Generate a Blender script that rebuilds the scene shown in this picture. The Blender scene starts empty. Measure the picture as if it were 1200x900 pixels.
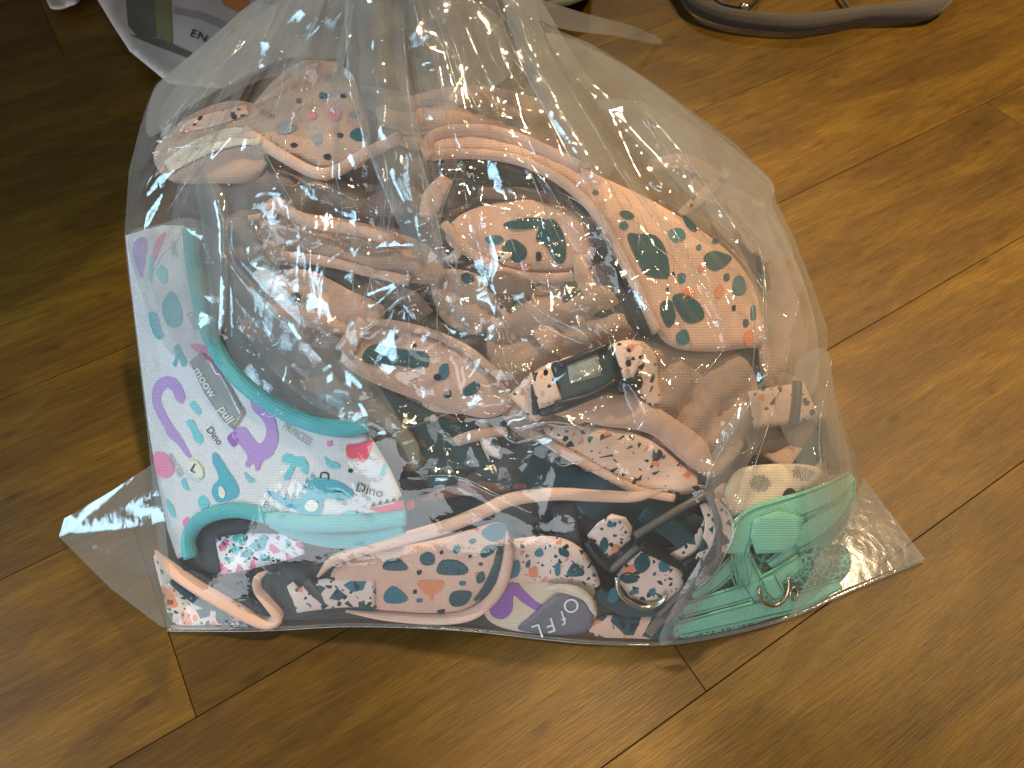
import bpy, math, random
import numpy as np
from mathutils import Vector, Matrix
from mathutils.geometry import delaunay_2d_cdt

random.seed(7)
rng = np.random.default_rng(11)
C = bpy.context.scene.collection
sc = bpy.context.scene

# ------------------------------------------------------------------ camera
H, PITCH, ROLL, FPX = 0.555, 1.0036687, 0.0145393, 806.293
cp, sp = math.cos(PITCH), math.sin(PITCH)
_fw = np.array([0, cp, -sp]); _up0 = np.array([0, sp, cp]); _rt0 = np.array([1.0, 0, 0])
_rt = math.cos(ROLL) * _rt0 + math.sin(ROLL) * _up0
_up = -math.sin(ROLL) * _rt0 + math.cos(ROLL) * _up0
CAM = np.array([0, 0, H])
cd = bpy.data.cameras.new('camera')
cam = bpy.data.objects.new('camera', cd); C.objects.link(cam)
M4 = Matrix(((_rt[0], _up[0], -_fw[0], 0), (_rt[1], _up[1], -_fw[1], 0), (_rt[2], _up[2], -_fw[2], H), (0, 0, 0, 1)))
cam.matrix_world = M4
cd.sensor_fit = 'HORIZONTAL'; cd.sensor_width = 36.0; cd.lens = FPX / 1200 * 36.0
cd.clip_start = 0.01; cd.clip_end = 60
cd.dof.use_dof = True; cd.dof.focus_distance = 0.56; cd.dof.aperture_fstop = 9.0
sc.camera = cam

# ------------------------------------------------------------------ world, lamps, exposure
w = bpy.data.worlds.new('World'); sc.world = w; w.use_nodes = True
w.node_tree.nodes['Background'].inputs[0].default_value = (0.95, 0.86, 0.76, 1)
w.node_tree.nodes['Background'].inputs[1].default_value = 0.075

def lamp(name, loc, target, size, power, col, size_y=None, spread=180):
    l = bpy.data.lights.new(name, 'AREA'); l.energy = power; l.color = col; l.size = size
    if size_y: l.shape = 'RECTANGLE'; l.size_y = size_y
    l.spread = math.radians(spread)
    o = bpy.data.objects.new(name, l); C.objects.link(o)
    o.location = loc
    o.rotation_euler = (Vector(target) - Vector(loc)).to_track_quat('-Z', 'Y').to_euler()
    return o
def spot(name, loc, target, power, col, cone=70, blend=0.6, radius=0.08):
    l = bpy.data.lights.new(name, 'SPOT'); l.energy = power; l.color = col
    l.spot_size = math.radians(cone); l.spot_blend = blend; l.shadow_soft_size = radius
    o = bpy.data.objects.new(name, l); C.objects.link(o)
    o.location = loc
    o.rotation_euler = (Vector(target) - Vector(loc)).to_track_quat('-Z', 'Y').to_euler()
    return o
WARM = (1.0, 0.77, 0.46)
spot('ceiling_lamp', (0.30, 1.60, 2.15), (0.16, 0.04, 0), 270, WARM, 37, 0.7, 0.07)       # the lamp behind the bag that throws its shadow forward
spot('ceiling_lamp', (1.35, 0.9, 2.3), (0.88, 0.74, 0), 350, WARM, 48, 1.0, 0.10)
spot('ceiling_lamp', (-0.35, -1.1, 2.3), (-0.05, 0.26, 0), 15, WARM, 32, 0.9, 0.09)
spot('ceiling_lamp', (0.55, -0.75, 2.3), (0.1, 0.34, 0), 18, WARM, 28, 0.9, 0.07)
spot('ceiling_lamp', (0.35, 3.3, 2.4), (0.45, 0.7, 0), 110, WARM, 22, 0.9, 0.10)
lamp('window_and_fill', (-1.8, 0.12, 1.25), (-0.08, 0.3, 0.1), 0.6, 2.3, (0.46, 0.79, 1.0), size_y=0.9, spread=46)
lamp('window_and_fill', (-1.1, -2.3, 0.80), (0.02, 0.2, 0.06), 3.0, 54, (0.90, 0.95, 1.0), size_y=1.3)  # added fill low in front to brighten the bag's near side, no real window
spot('ceiling_lamp', (0.22, 1.15, 2.35), (0.035, -0.03, 0), 330, WARM, 6.2, 0.6, 0.04)       # pool of light on the boards in front of the bag
sc.view_settings.view_transform = 'Standard'; sc.view_settings.look = 'None'
sc.view_settings.exposure = 0.12; sc.view_settings.gamma = 1.0
sc.view_settings.use_curve_mapping = False
sc.render.engine = 'CYCLES'
sc.cycles.use_denoising = True
sc.cycles.max_bounces = 14; sc.cycles.transparent_max_bounces = 40
sc.cycles.diffuse_bounces = 4; sc.cycles.glossy_bounces = 4
sc.cycles.caustics_reflective = False; sc.cycles.caustics_refractive = False
sc.cycles.sample_clamp_indirect = 3.0

# ------------------------------------------------------------------ layout: photo point + height -> place
def unp(px, py, z):
    px = np.asarray(px, float); py = np.asarray(py, float); z = np.asarray(z, float)
    d = ((px - 600) / FPX)[..., None] * _rt - ((py - 450) / FPX)[..., None] * _up + _fw
    t = (z - H) / d[..., 2]
    return CAM + t[..., None] * d
def g2(px, py, z=0.0): return unp(np.array([px]), np.array([py]), np.array([z]))[0]

# smooth outer form of the filled bag (height over the floor, metres)
CTRL = np.array([
 (196,738,.003),(300,737,.003),(400,732,.003),(480,733,.003),(560,738,.003),(640,747,.003),(700,752,.003),(780,753,.003),(860,740,.003),(930,720,.003),
 (250,700,.022),(400,690,.036),(550,690,.045),(700,700,.046),(850,690,.042),(940,670,.03),
 (188,640,.02),(260,600,.062),(400,600,.085),(550,600,.095),(700,600,.100),(850,600,.088),(950,600,.062),(1010,590,.03),
 (172,500,.05),(250,500,.088),(350,500,.115),(500,500,.130),(650,500,.140),(800,500,.130),(900,500,.105),(988,500,.06),
 (160,400,.078),(230,400,.115),(350,400,.150),(500,400,.165),(650,400,.170),(800,400,.160),(900,400,.130),(970,400,.085),
 (148,300,.108),(220,300,.142),(350,300,.180),(500,300,.190),(700,300,.195),(850,300,.165),(935,300,.110),
 (150,200,.145),(250,200,.190),(400,200,.215),(550,200,.222),(700,200,.215),(820,200,.180),(895,200,.135),
 (182,100,.19),(300,100,.220),(450,100,.240),(600,100,.240),(770,100,.190),
 (300,0,.240),(450,0,.270),(600,0,.255),(425,-140,.32),(480,-140,.32)], float)
def _phi(r2): return 0.5 * r2 * np.log(np.maximum(r2, 1e-12))
_c = CTRL[:, :2] / 300.0
_n = len(_c)
_K = _phi(((_c[:, None] - _c[None]) ** 2).sum(-1)) + np.eye(_n) * 0.02
_P = np.c_[np.ones(_n), _c]
_A = np.zeros((_n + 3, _n + 3)); _A[:_n, :_n] = _K; _A[:_n, _n:] = _P; _A[_n:, :_n] = _P.T
_w = np.linalg.solve(_A, np.r_[CTRL[:, 2], 0, 0, 0])
def F(px, py):
    q = np.stack([np.asarray(px, float), np.asarray(py, float)], -1) / 300.0
    sh = q.shape[:-1]; q = q.reshape(-1, 2)
    out = np.empty(len(q))
    for i in range(0, len(q), 20000):
        s = q[i:i + 20000]
        out[i:i + 20000] = _phi(((s[:, None] - _c[None]) ** 2).sum(-1)) @ _w[:_n] + _w[_n] + s @ _w[_n + 1:]
    return np.maximum(out.reshape(sh), 0.0025)

# ------------------------------------------------------------------ small noise tools
_perm = rng.random((256, 256))
def vnoise(x, y):
    x = np.asarray(x, float); y = np.asarray(y, float)
    xi = np.floor(x).astype(int); yi = np.floor(y).astype(int)
    fx = x - xi; fy = y - yi
    fx = fx * fx * (3 - 2 * fx); fy = fy * fy * (3 - 2 * fy)
    g = lambda a, b: _perm[a & 255, b & 255]
    return (g(xi, yi) * (1 - fx) + g(xi + 1, yi) * fx) * (1 - fy) + (g(xi, yi + 1) * (1 - fx) + g(xi + 1, yi + 1) * fx) * fy - 0.5
def fbm(x, y, o=3):
    s = 0; a = 1.0
    for k in range(o):
        s = s + a * vnoise(x * 2 ** k + 17.3 * k, y * 2 ** k - 9.1 * k); a *= 0.5
    return s
def smoothstep(a, b, x):
    t = np.clip((np.asarray(x, float) - a) / (b - a), 0, 1); return t * t * (3 - 2 * t)

class Crumple:
    """piecewise flat facets with sharp creases, as in creased film"""
    def __init__(self, x0, y0, x1, y1, cell, amp=1.0, seed=0, soft=0):
        r = np.random.default_rng(seed)
        nx = int((x1 - x0) / cell) + 2; ny = int((y1 - y0) / cell) + 2
        pts = [(x0 + (i + r.uniform(-.1, 1.1)) * cell, y0 + (j + r.uniform(-.1, 1.1)) * cell) for i in range(-1, nx) for j in range(-1, ny)]
        self.x0, self.y0 = x0 - 2, y0 - 2
        self.st = st = max(1.0, cell / 16.0)
        W = int((x1 - x0 + 4) / st) + 3; Hh = int((y1 - y0 + 4) / st) + 3
        ras = np.zeros((Hh, W))
        v, e, f, *_ = delaunay_2d_cdt([Vector(p) for p in pts], [], [], 0, 1e-6)
        hz = r.uniform(-1, 1, len(v))
        for tri in f:
            A = np.array([(v[i].x - self.x0, v[i].y - self.y0) for i in tri]) / st
            lo = np.floor(A.min(0)).astype(int); hi = np.ceil(A.max(0)).astype(int) + 1
            lo = np.maximum(lo, 0); hi = np.minimum(hi, (W, Hh))
            if (hi <= lo).any(): continue
            X, Y = np.meshgrid(np.arange(lo[0], hi[0]), np.arange(lo[1], hi[1]))
            d = (A[1, 1] - A[2, 1]) * (A[0, 0] - A[2, 0]) + (A[2, 0] - A[1, 0]) * (A[0, 1] - A[2, 1])
            if abs(d) < 1e-9: continue
            a = ((A[1, 1] - A[2, 1]) * (X - A[2, 0]) + (A[2, 0] - A[1, 0]) * (Y - A[2, 1])) / d
            b = ((A[2, 1] - A[0, 1]) * (X - A[2, 0]) + (A[0, 0] - A[2, 0]) * (Y - A[2, 1])) / d
            c = 1 - a - b
            m = (a > -1e-6) & (b > -1e-6) & (c > -1e-6)
            sub = ras[lo[1]:hi[1], lo[0]:hi[0]]
            sub[m] = (a * hz[tri[0]] + b * hz[tri[1]] + c * hz[tri[2]])[m]
        for _ in range(soft):
            ras[1:-1, 1:-1] = (ras[1:-1, 1:-1] * 2 + ras[:-2, 1:-1] + ras[2:, 1:-1] + ras[1:-1, :-2] + ras[1:-1, 2:]) / 6
        self.r = ras * amp
    def __call__(self, x, y):
        X = np.clip((np.asarray(x, float) - self.x0) / self.st, 0, self.r.shape[1] - 1.001)
        Y = np.clip((np.asarray(y, float) - self.y0) / self.st, 0, self.r.shape[0] - 1.001)
        xi = X.astype(int); yi = Y.astype(int); fx = X - xi; fy = Y - yi
        r = self.r
        return (r[yi, xi] * (1 - fx) + r[yi, xi + 1] * fx) * (1 - fy) + (r[yi + 1, xi] * (1 - fx) + r[yi + 1, xi + 1] * fx) * fy

WR1 = Crumple(-50, -200, 1250, 800, 38, 1.0, 41); WR2 = Crumple(-50, -200, 1250, 800, 19, 1.0, 42)
def crom(pts, closed=False, step=6.0):
    """smooth curve through the points, resampled; extra columns are carried along"""
    P = np.array(pts, float); n = len(P); out = []
    rngk = range(n if closed else n - 1)
    for i in rngk:
        p1 = P[i]; p2 = P[(i + 1) % n]
        p0 = P[(i - 1) % n] if (closed or i > 0) else 2 * p1 - p2
        p3 = P[(i + 2) % n] if (closed or i + 2 < n) else 2 * p2 - p1
        k = max(1, int(math.ceil(np.hypot(*(p2 - p1)[:2]) / step)))
        for t in np.arange(k) / k:
            out.append(0.5 * (2 * p1 + (p2 - p0) * t + (2 * p0 - 5 * p1 + 4 * p2 - p3) * t * t + (3 * p1 - p0 - 3 * p2 + p3) * t ** 3))
    if not closed: out.append(P[-1])
    return np.array(out)
def lin(pts, closed=False, step=6.0):
    P = np.array(pts, float); n = len(P); out = []
    for i in range(n if closed else n - 1):
        a, b = P[i], P[(i + 1) % n]; k = max(1, int(math.ceil(np.hypot(*(b - a)[:2]) / step)))
        for t in np.arange(k) / k: out.append(a + (b - a) * t)
    if not closed: out.append(P[-1])
    return np.array(out)
def dist_poly(x, y, P, closed=False):
    x = np.asarray(x, float); y = np.asarray(y, float)
    best = np.full(x.shape, 1e9)
    n = len(P)
    for i in range(n if closed else n - 1):
        a = P[i][:2]; b = P[(i + 1) % n][:2]; d = b - a; L = d @ d + 1e-12
        t = np.clip(((x - a[0]) * d[0] + (y - a[1]) * d[1]) / L, 0, 1)
        best = np.minimum(best, np.hypot(x - a[0] - t * d[0], y - a[1] - t * d[1]))
    return best
def inside(x, y, P):
    c = np.zeros(np.shape(x), bool); n = len(P); j = n - 1
    for i in range(n):
        xi, yi = P[i][:2]; xj, yj = P[j][:2]
        if yi != yj:
            c ^= ((yi > y) != (yj > y)) & (x < (xj - xi) * (y - yi) / (yj - yi) + xi)
        j = i
    return c

# ------------------------------------------------------------------ object helpers
def thing(name, label, cat, loc, group=None):
    o = bpy.data.objects.new(name, None); C.objects.link(o); o.empty_display_size = 0.02
    o.location = loc; o['label'] = label; o['category'] = cat
    if group: o['group'] = group
    return o
def mesh_obj(name, V, Fc, mat, parent=None, uv=None, smooth=True):
    V = np.asarray(V, float)
    off = np.array(parent.location) if parent is not None else np.zeros(3)
    if parent is not None and parent.parent is not None: off = off + np.array(parent.parent.location)
    me = bpy.data.meshes.new(name)
    me.from_pydata((V - off).tolist(), [], Fc)
    if uv is not None:
        ul = me.uv_layers.new(name='UVMap')
        idx = np.empty(len(me.loops), np.int32); me.loops.foreach_get('vertex_index', idx)
        ul.data.foreach_set('uv', np.asarray(uv, np.float32)[idx].ravel())
    me.polygons.foreach_set('use_smooth', [smooth] * len(me.polygons))
    me.materials.append(mat)
    o = bpy.data.objects.new(name, me); C.objects.link(o)
    if parent is not None: o.parent = parent
    return o

def zlayer(d, gx=0.0, gy=0.0, cx=600, cy=450, amp=0.0, cell=50.0, folds=(), seed=0, extra=None, cr=0.0, fold=None):
    if amp and not cr: cr = amp * 0.6
    """surface lying d below the bag film, tilted, waved and folded"""
    def f(x, y):
        x = np.asarray(x, float); y = np.asarray(y, float)
        b = F(x, y)
        k = np.minimum(1.0, b / 0.06)
        z = -d + gx * (x - cx) + gy * (y - cy)
        if amp: z = z + amp * fbm(x / cell + seed * 3.7, y / cell + seed * 1.9, 3)
        if cr: z = z + cr * (WR1(x, y) + 0.5 * WR2(x, y) + 0.8 * np.abs(fbm(x / 55 + seed, y / 30 - seed, 2)))
        if fold:
            an, lam, fa = fold; s = (-math.sin(an) * x + math.cos(an) * y) / lam + 1.1 * fbm(x / 110 + seed, y / 70 + seed * 2, 2)
            z = z + fa * (np.abs(np.sin(math.pi * s)) ** 0.7 - .6)
        for P, h, wd in folds:
            dd = dist_poly(x, y, np.array(P, float)); z = z + h * np.exp(-(dd / wd) ** 2)
        if extra is not None: z = z + extra(x, y)
        return np.maximum(b + k * z, 0.0012)
    return f

def panel(name, outline, zf, mat, parent=None, thick=0.0025, grid=7.0, puff=0.0, puffr=14.0, smooth_out=True, uvrot=0.0, uvs=1.0, uvo=(0, 0), step=None, flat=False):
    step = step or grid
    O = crom(outline, True, step) if smooth_out else lin(outline, True, step)
    O = O[:, :2]
    x0, y0 = O.min(0); x1, y1 = O.max(0)
    X, Y = np.meshgrid(np.arange(x0 + grid * .5, x1, grid), np.arange(y0 + grid * .5, y1, grid))
    X = X + (np.arange(X.shape[0]) % 2)[:, None] * grid * .5
    X = X.ravel(); Y = Y.ravel()
    m = inside(X, Y, O); X, Y = X[m], Y[m]
    if len(X):
        m = dist_poly(X, Y, O, True) > grid * 0.45; X, Y = X[m], Y[m]
    pts = [Vector(p) for p in O] + [Vector((a, b)) for a, b in zip(X, Y)]
    n = len(O)
    v, e, f, *_ = delaunay_2d_cdt(pts, [(i, (i + 1) % n) for i in range(n)], [], 1, 1e-5)
    v = np.array([(a.x, a.y) for a in v])
    def zz(x, y):
        z = zf(x, y)
        if puff:
            puff_ = min(puff * 0.6, 0.0028) if puff < .0115 else puff * .45
            dd = np.clip(dist_poly(x, y, O, True) / puffr, 0, 1)
            z = z - puff_ * (1 - np.sqrt(np.maximum(0, 1 - (1 - dd) ** 2)))
        return z
    z = zz(v[:, 0], v[:, 1])
    T = unp(v[:, 0], v[:, 1], z)
    tri = []
    for t in f:
        a, b, c = v[t[0]], v[t[1]], v[t[2]]
        s = (b[0] - a[0]) * (c[1] - a[1]) - (b[1] - a[1]) * (c[0] - a[0])
        tri.append(tuple(t) if s < 0 else tuple(reversed(t)))
    cr, sr = math.cos(uvrot), math.sin(uvrot)
    uv = np.c_[(v[:, 0] * cr + v[:, 1] * sr) * uvs / 100 + uvo[0], (-v[:, 0] * sr + v[:, 1] * cr) * uvs / 100 + uvo[1]]
    if thick:
        nv = len(v)
        edges = {}
        for t in tri:
            for k in range(3):
                edges[(t[k], t[(k + 1) % 3])] = 1
        rim = [(a, b) for a, b in edges if (b, a) not in edges]
        B = unp(v[:, 0], v[:, 1], np.maximum(z - thick, 0.0006))
        T = np.r_[T, B]; uv = np.r_[uv, uv]
        tri = tri + [(c + nv, b + nv, a + nv) for a, b, c in tri] + [(b, a, a + nv, b + nv) for a, b in rim]
    o = mesh_obj(name, T, tri, mat, parent, uv, smooth=not flat)
    return o, zz

def strap(name, path, width, zf, mat, parent=None, thick=0.0018, lift=0.0, na=7, edge=0.0012, uvs=1.0, uvo=(0, 0), step=5.0):
    """woven strap along a path; a third column in path lifts it locally"""
    P = np.array([tuple(p) + (0,) * (3 - len(p)) for p in path], float)
    if np.isscalar(width): width = [width] * len(P)
    Q = crom(np.c_[P, np.array(width, float)], False, step)
    xy = Q[:, :2]; L = Q[:, 2]; W = Q[:, 3]
    tn = np.gradient(xy, axis=0); tn /= np.linalg.norm(tn, axis=1)[:, None] + 1e-9
    nn = np.c_[-tn[:, 1], tn[:, 0]]
    s = np.r_[0, np.cumsum(np.linalg.norm(np.diff(xy, axis=0), axis=1))]
    a = np.linspace(-0.5, 0.5, na)
    X = xy[:, 0][:, None] + nn[:, 0][:, None] * a[None] * W[:, None]
    Y = xy[:, 1][:, None] + nn[:, 1][:, None] * a[None] * W[:, None]
    Z = zf(X, Y) + lift + L[:, None] * 0.001 - edge * (np.abs(a) * 2)[None] ** 4
    Z = np.maximum(Z, 0.0018)
    T = unp(X, Y, Z).reshape(-1, 3); B = unp(X, Y, np.maximum(Z - thick, 0.0006)).reshape(-1, 3)
    m = len(xy); nv = m * na
    fc = []
    for i in range(m - 1):
        for j in range(na - 1):
            p, q, r_, t = i * na + j, i * na + j + 1, (i + 1) * na + j + 1, (i + 1) * na + j
            fc.append((p, q, r_, t)); fc.append((t + nv, r_ + nv, q + nv, p + nv))
        p, t = i * na, (i + 1) * na; fc.append((p, t, t + nv, p + nv))
        p, t = i * na + na - 1, (i + 1) * na + na - 1; fc.append((t, p, p + nv, t + nv))
    for j in range(na - 1):
        fc.append((j + 1, j, j + nv, j + 1 + nv)); p = (m - 1) * na + j; fc.append((p, p + 1, p + 1 + nv, p + nv))
    U = np.c_[np.repeat(s, na) / 100 * uvs + uvo[0], (a[None] * W[:, None]).ravel() / 100 * uvs + uvo[1]]
    return mesh_obj(name, np.r_[T, B], fc, mat, parent, np.r_[U, U])

def tube(name, path, r, zf, mat, parent=None, lift=0.0, squash=None, seg=10, step=5.0, uvs=1.0, closed=False):
    """round cord, binding or wire along a path; r in photo points, may vary"""
    if squash is None: squash = 0.5 if name == 'binding' else 1.0
    P = np.array([tuple(p) + (0,) * (3 - len(p)) for p in path], float)
    if np.isscalar(r): r = [r] * len(P)
    Q = crom(np.c_[P, np.array(r, float)], closed, step)
    z = np.maximum(zf(Q[:, 0], Q[:, 1]) + lift + Q[:, 2] * 0.001, 0.003)
    Cc = unp(Q[:, 0], Q[:, 1], z)
    sc_ = ((Cc - CAM) @ _fw) / FPX
    R = Q[:, 3] * sc_
    tn = np.gradient(Cc, axis=0)
    if closed: tn = np.roll(Cc, -1, 0) - np.roll(Cc, 1, 0)
    tn /= np.linalg.norm(tn, axis=1)[:, None] + 1e-12
    vw = CAM - Cc; vw /= np.linalg.norm(vw, axis=1)[:, None]
    sd = np.cross(tn, vw); sd /= np.linalg.norm(sd, axis=1)[:, None] + 1e-12
    un = np.cross(sd, tn)
    s = np.r_[0, np.cumsum(np.linalg.norm(np.diff(Q[:, :2], axis=0), axis=1))]
    V = []; U = []
    for k in range(seg):
        th = 2 * math.pi * k / seg
        V.append(Cc + sd * (R * math.cos(th))[:, None] + un * (R * squash * math.sin(th))[:, None])
        U.append(np.c_[s / 100 * uvs, np.full(len(s), k / seg * 0.3)])
    m = len(Cc); V = np.stack(V, 1).reshape(-1, 3); U = np.stack(U, 1).reshape(-1, 2)
    V[:, 2] = np.maximum(V[:, 2], 0.0008)
    fc = []
    for i in range(m if closed else m - 1):
        i2 = (i + 1) % m
        for k in range(seg):
            k2 = (k + 1) % seg
            fc.append((i * seg + k, i * seg + k2, i2 * seg + k2, i2 * seg + k))
    if not closed:
        fc.append(tuple(reversed(range(seg)))); fc.append(tuple((m - 1) * seg + k for k in range(seg)))
    return mesh_obj(name, V, fc, mat, parent, U)

def decal(name, outline, zf, mat, parent, lift=0.0006, grid=6.0, smooth_out=True):
    return panel(name, outline, lambda x, y: zf(x, y) + lift, mat, parent, thick=0.0, grid=grid, smooth_out=smooth_out)[0]
def lettering(name, s, cx, cy, size, ang, zf, mat, parent, lift=0.0012, stretch=1.0):
    cu = bpy.data.curves.new(name, 'FONT'); cu.body = s; cu.align_x = 'CENTER'; cu.align_y = 'CENTER'; cu.resolution_u = 3
    tmp = bpy.data.objects.new('tmp', cu); C.objects.link(tmp)
    me = bpy.data.meshes.new_from_object(tmp.evaluated_get(bpy.context.evaluated_depsgraph_get()))
    bpy.data.objects.remove(tmp); bpy.data.curves.remove(cu)
    co = np.empty(len(me.vertices) * 3); me.vertices.foreach_get('co', co); co = co.reshape(-1, 3)
    fc = [tuple(p.vertices) for p in me.polygons]
    bpy.data.meshes.remove(me)
    c, s_ = math.cos(math.radians(ang)), math.sin(math.radians(ang))
    X = co[:, 0] * size * stretch; Y = -co[:, 1] * size
    px = cx + X * c - Y * s_; py = cy + X * s_ + Y * c
    return mesh_obj(name, unp(px, py, zf(px, py) + lift), fc, mat, parent, smooth=False)

# ------------------------------------------------------------------ materials
def mat_new(name):
    m = bpy.data.materials.new(name); m.use_nodes = True
    nt = m.node_tree; nt.nodes.clear()
    return m, nt, nt.nodes, nt.links
def N(nt, typ, **kw):
    n = nt.nodes.new(typ)
    for k, v in kw.items(): setattr(n, k, v)
    return n
def bsdf_out(nt, col, rough, spec=0.3, metal=0.0, sheen=0.0):
    b = N(nt, 'ShaderNodeBsdfPrincipled'); o = N(nt, 'ShaderNodeOutputMaterial')
    if not hasattr(col, 'links'): b.inputs['Base Color'].default_value = (*col, 1)
    else: nt.links.new(col, b.inputs['Base Color'])
    b.inputs['Roughness'].default_value = rough; b.inputs['Specular IOR Level'].default_value = spec
    b.inputs['Metallic'].default_value = metal
    if sheen: b.inputs['Sheen Weight'].default_value = sheen; b.inputs['Sheen Roughness'].default_value = 0.5
    nt.links.new(b.outputs[0], o.inputs[0])
    return b
def weave_bump(nt, b, scale=160.0, dist=0.0007, strength=0.5):
    scale = scale * 0.38
    tc = N(nt, 'ShaderNodeTexCoord')
    w1 = N(nt, 'ShaderNodeTexWave'); w1.inputs['Scale'].default_value = scale / 6; w1.inputs['Distortion'].default_value = 0.6
    w2 = N(nt, 'ShaderNodeTexWave', bands_direction='Y'); w2.inputs['Scale'].default_value = scale / 6; w2.inputs['Distortion'].default_value = 0.6
    no = N(nt, 'ShaderNodeTexNoise'); no.inputs['Scale'].default_value = 6; no.inputs['Detail'].default_value = 4
    a = N(nt, 'ShaderNodeMath', operation='MULTIPLY'); c = N(nt, 'ShaderNodeMath', operation='ADD')
    nt.links.new(tc.outputs['UV'], w1.inputs[0]); nt.links.new(tc.outputs['UV'], w2.inputs[0]); nt.links.new(tc.outputs['UV'], no.inputs[0])
    nt.links.new(w1.outputs['Fac'], a.inputs[0]); nt.links.new(w2.outputs['Fac'], a.inputs[1])
    nt.links.new(a.outputs[0], c.inputs[0]); nt.links.new(no.outputs[0], c.inputs[1])
    bp = N(nt, 'ShaderNodeBump'); bp.inputs['Strength'].default_value = strength; bp.inputs['Distance'].default_value = dist
    nt.links.new(c.outputs[0], bp.inputs['Height']); nt.links.new(bp.outputs[0], b.inputs['Normal'])
def mottled(nt, col, var=0.12, scale=3.0):
    tc = N(nt, 'ShaderNodeTexCoord'); no = N(nt, 'ShaderNodeTexNoise')
    no.inputs['Scale'].default_value = scale; no.inputs['Detail'].default_value = 5
    nt.links.new(tc.outputs['UV'], no.inputs[0])
    mx = N(nt, 'ShaderNodeMix', data_type='RGBA')
    mx.inputs['A'].default_value = (*[c * (1 - var) for c in col], 1); mx.inputs['B'].default_value = (*[min(1, c * (1 + var)) for c in col], 1)
    nt.links.new(no.outputs[0], mx.inputs['Factor'])
    return mx.outputs['Result']
def fabric(name, col, rough=0.85, scale=160, sheen=0.15, var=0.14, strength=0.5):
    m, nt, _, _ = mat_new(name)
    b = bsdf_out(nt, mottled(nt, col, var), rough, 0.2, sheen=sheen)
    weave_bump(nt, b, scale, strength=strength)
    return m
def plain(name, col, rough=0.5, spec=0.5, metal=0.0):
    m, nt, _, _ = mat_new(name); bsdf_out(nt, col, rough, spec, metal); return m
def ramp(nt, stops, interp='CONSTANT'):
    r = N(nt, 'ShaderNodeValToRGB'); cr = r.color_ramp; cr.interpolation = interp
    while len(cr.elements) < len(stops): cr.elements.new(0.5)
    for e, (p, c) in zip(cr.elements, stops): e.position = p; e.color = (*c, 1)
    return r
TEAL = (0.012, 0.085, 0.105); BLUE = (0.03, 0.17, 0.24); ORNG = (0.80, 0.27, 0.13); INK = (0.012, 0.016, 0.03); PEACH = (0.76, 0.475, 0.365)
def terrazzo(name, base, scale, palette, grow=(0.02, 0.34), speck=0.5, rough=0.8):
    """printed chips: cells of random size and colour on a plain ground"""
    m, nt, _, L = mat_new(name)
    tc = N(nt, 'ShaderNodeTexCoord')
    no = N(nt, 'ShaderNodeTexNoise'); no.inputs['Scale'].default_value = scale * 1.2; no.inputs['Detail'].default_value = 1
    L.new(tc.outputs['UV'], no.inputs[0])
    wm = N(nt, 'ShaderNodeVectorMath', operation='MULTIPLY_ADD'); wm.inputs[1].default_value = (0.25 / scale,) * 3
    L.new(no.outputs['Color'], wm.inputs[0]); L.new(tc.outputs['UV'], wm.inputs[2])
    col = None
    prev = None
    for k, (s, gr) in enumerate(((scale, grow), (scale * 3.1, (0.12, 0.75)))):
        v1 = N(nt, 'ShaderNodeTexVoronoi', voronoi_dimensions='2D', feature='DISTANCE_TO_EDGE'); v1.inputs['Scale'].default_value = s
        v2 = N(nt, 'ShaderNodeTexVoronoi', voronoi_dimensions='2D'); v2.inputs['Scale'].default_value = s
        L.new(wm.outputs[0], v1.inputs['Vector']); L.new(wm.outputs[0], v2.inputs['Vector'])
        sx = N(nt, 'ShaderNodeSeparateColor'); L.new(v2.outputs['Color'], sx.inputs[0])
        th = N(nt, 'ShaderNodeMapRange'); th.inputs[3].default_value = gr[0]; th.inputs[4].default_value = gr[1]
        L.new(sx.outputs[0], th.inputs[0])
        gt = N(nt, 'ShaderNodeMath', operation='GREATER_THAN'); L.new(v1.outputs['Distance'], gt.inputs[0]); L.new(th.outputs[0], gt.inputs[1])
        rp = ramp(nt, palette if k == 0 else [(0, INK), (0.55, TEAL), (0.8, ORNG)]); L.new(sx.outputs[1], rp.inputs[0])
        mx = N(nt, 'ShaderNodeMix', data_type='RGBA')
        L.new(gt.outputs[0], mx.inputs['Factor']); L.new(rp.outputs[0], mx.inputs['B'])
        if prev is None: mx.inputs['A'].default_value = (*base, 1)
        else: L.new(prev, mx.inputs['A'])
        prev = mx.outputs['Result']
    b = bsdf_out(nt, prev, rough, 0.25, sheen=0.1)
    weave_bump(nt, b, 200, strength=0.4)
    return m
PAL = [(0, TEAL), (0.5, BLUE), (0.66, ORNG), (0.82, TEAL)]
M = {}
M['peach'] = fabric('peach_fabric', PEACH)
M['peach_bind'] = fabric('peach_binding', (0.78, 0.50, 0.39), scale=260, strength=0.7)
M['terrazzo'] = terrazzo('terrazzo_print', (0.80, 0.52, 0.41), 2.6, PAL, (0.08, 0.5))
M['terrazzo_small'] = terrazzo('terrazzo_strap_print', (0.82, 0.66, 0.60), 4.2, PAL, (0.10, 0.46))
M['print_ground'] = terrazzo('strap_print_ground', (0.80, 0.62, 0.55), 5.0, [(0, TEAL), (0.4, INK), (0.7, BLUE), (.9, ORNG)], (0.30, 0.62))
M['dots'] = terrazzo('dotted_print', (0.80, 0.55, 0.45), 3.4, [(0, INK), (0.7, (0.05, 0.05, 0.10)), (0.9, ORNG)], (0.26, 0.7))
M['confetti'] = terrazzo('tiny_dinosaur_print', (0.80, 0.80, 0.84), 6.5, [(0, (0.75, 0.16, 0.33)), (0.35, (0.10, 0.45, 0.55)), (0.65, (0.35, 0.14, 0.48)), (0.85, (0.1, 0.5, 0.55))], (0.0, 0.35))
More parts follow.
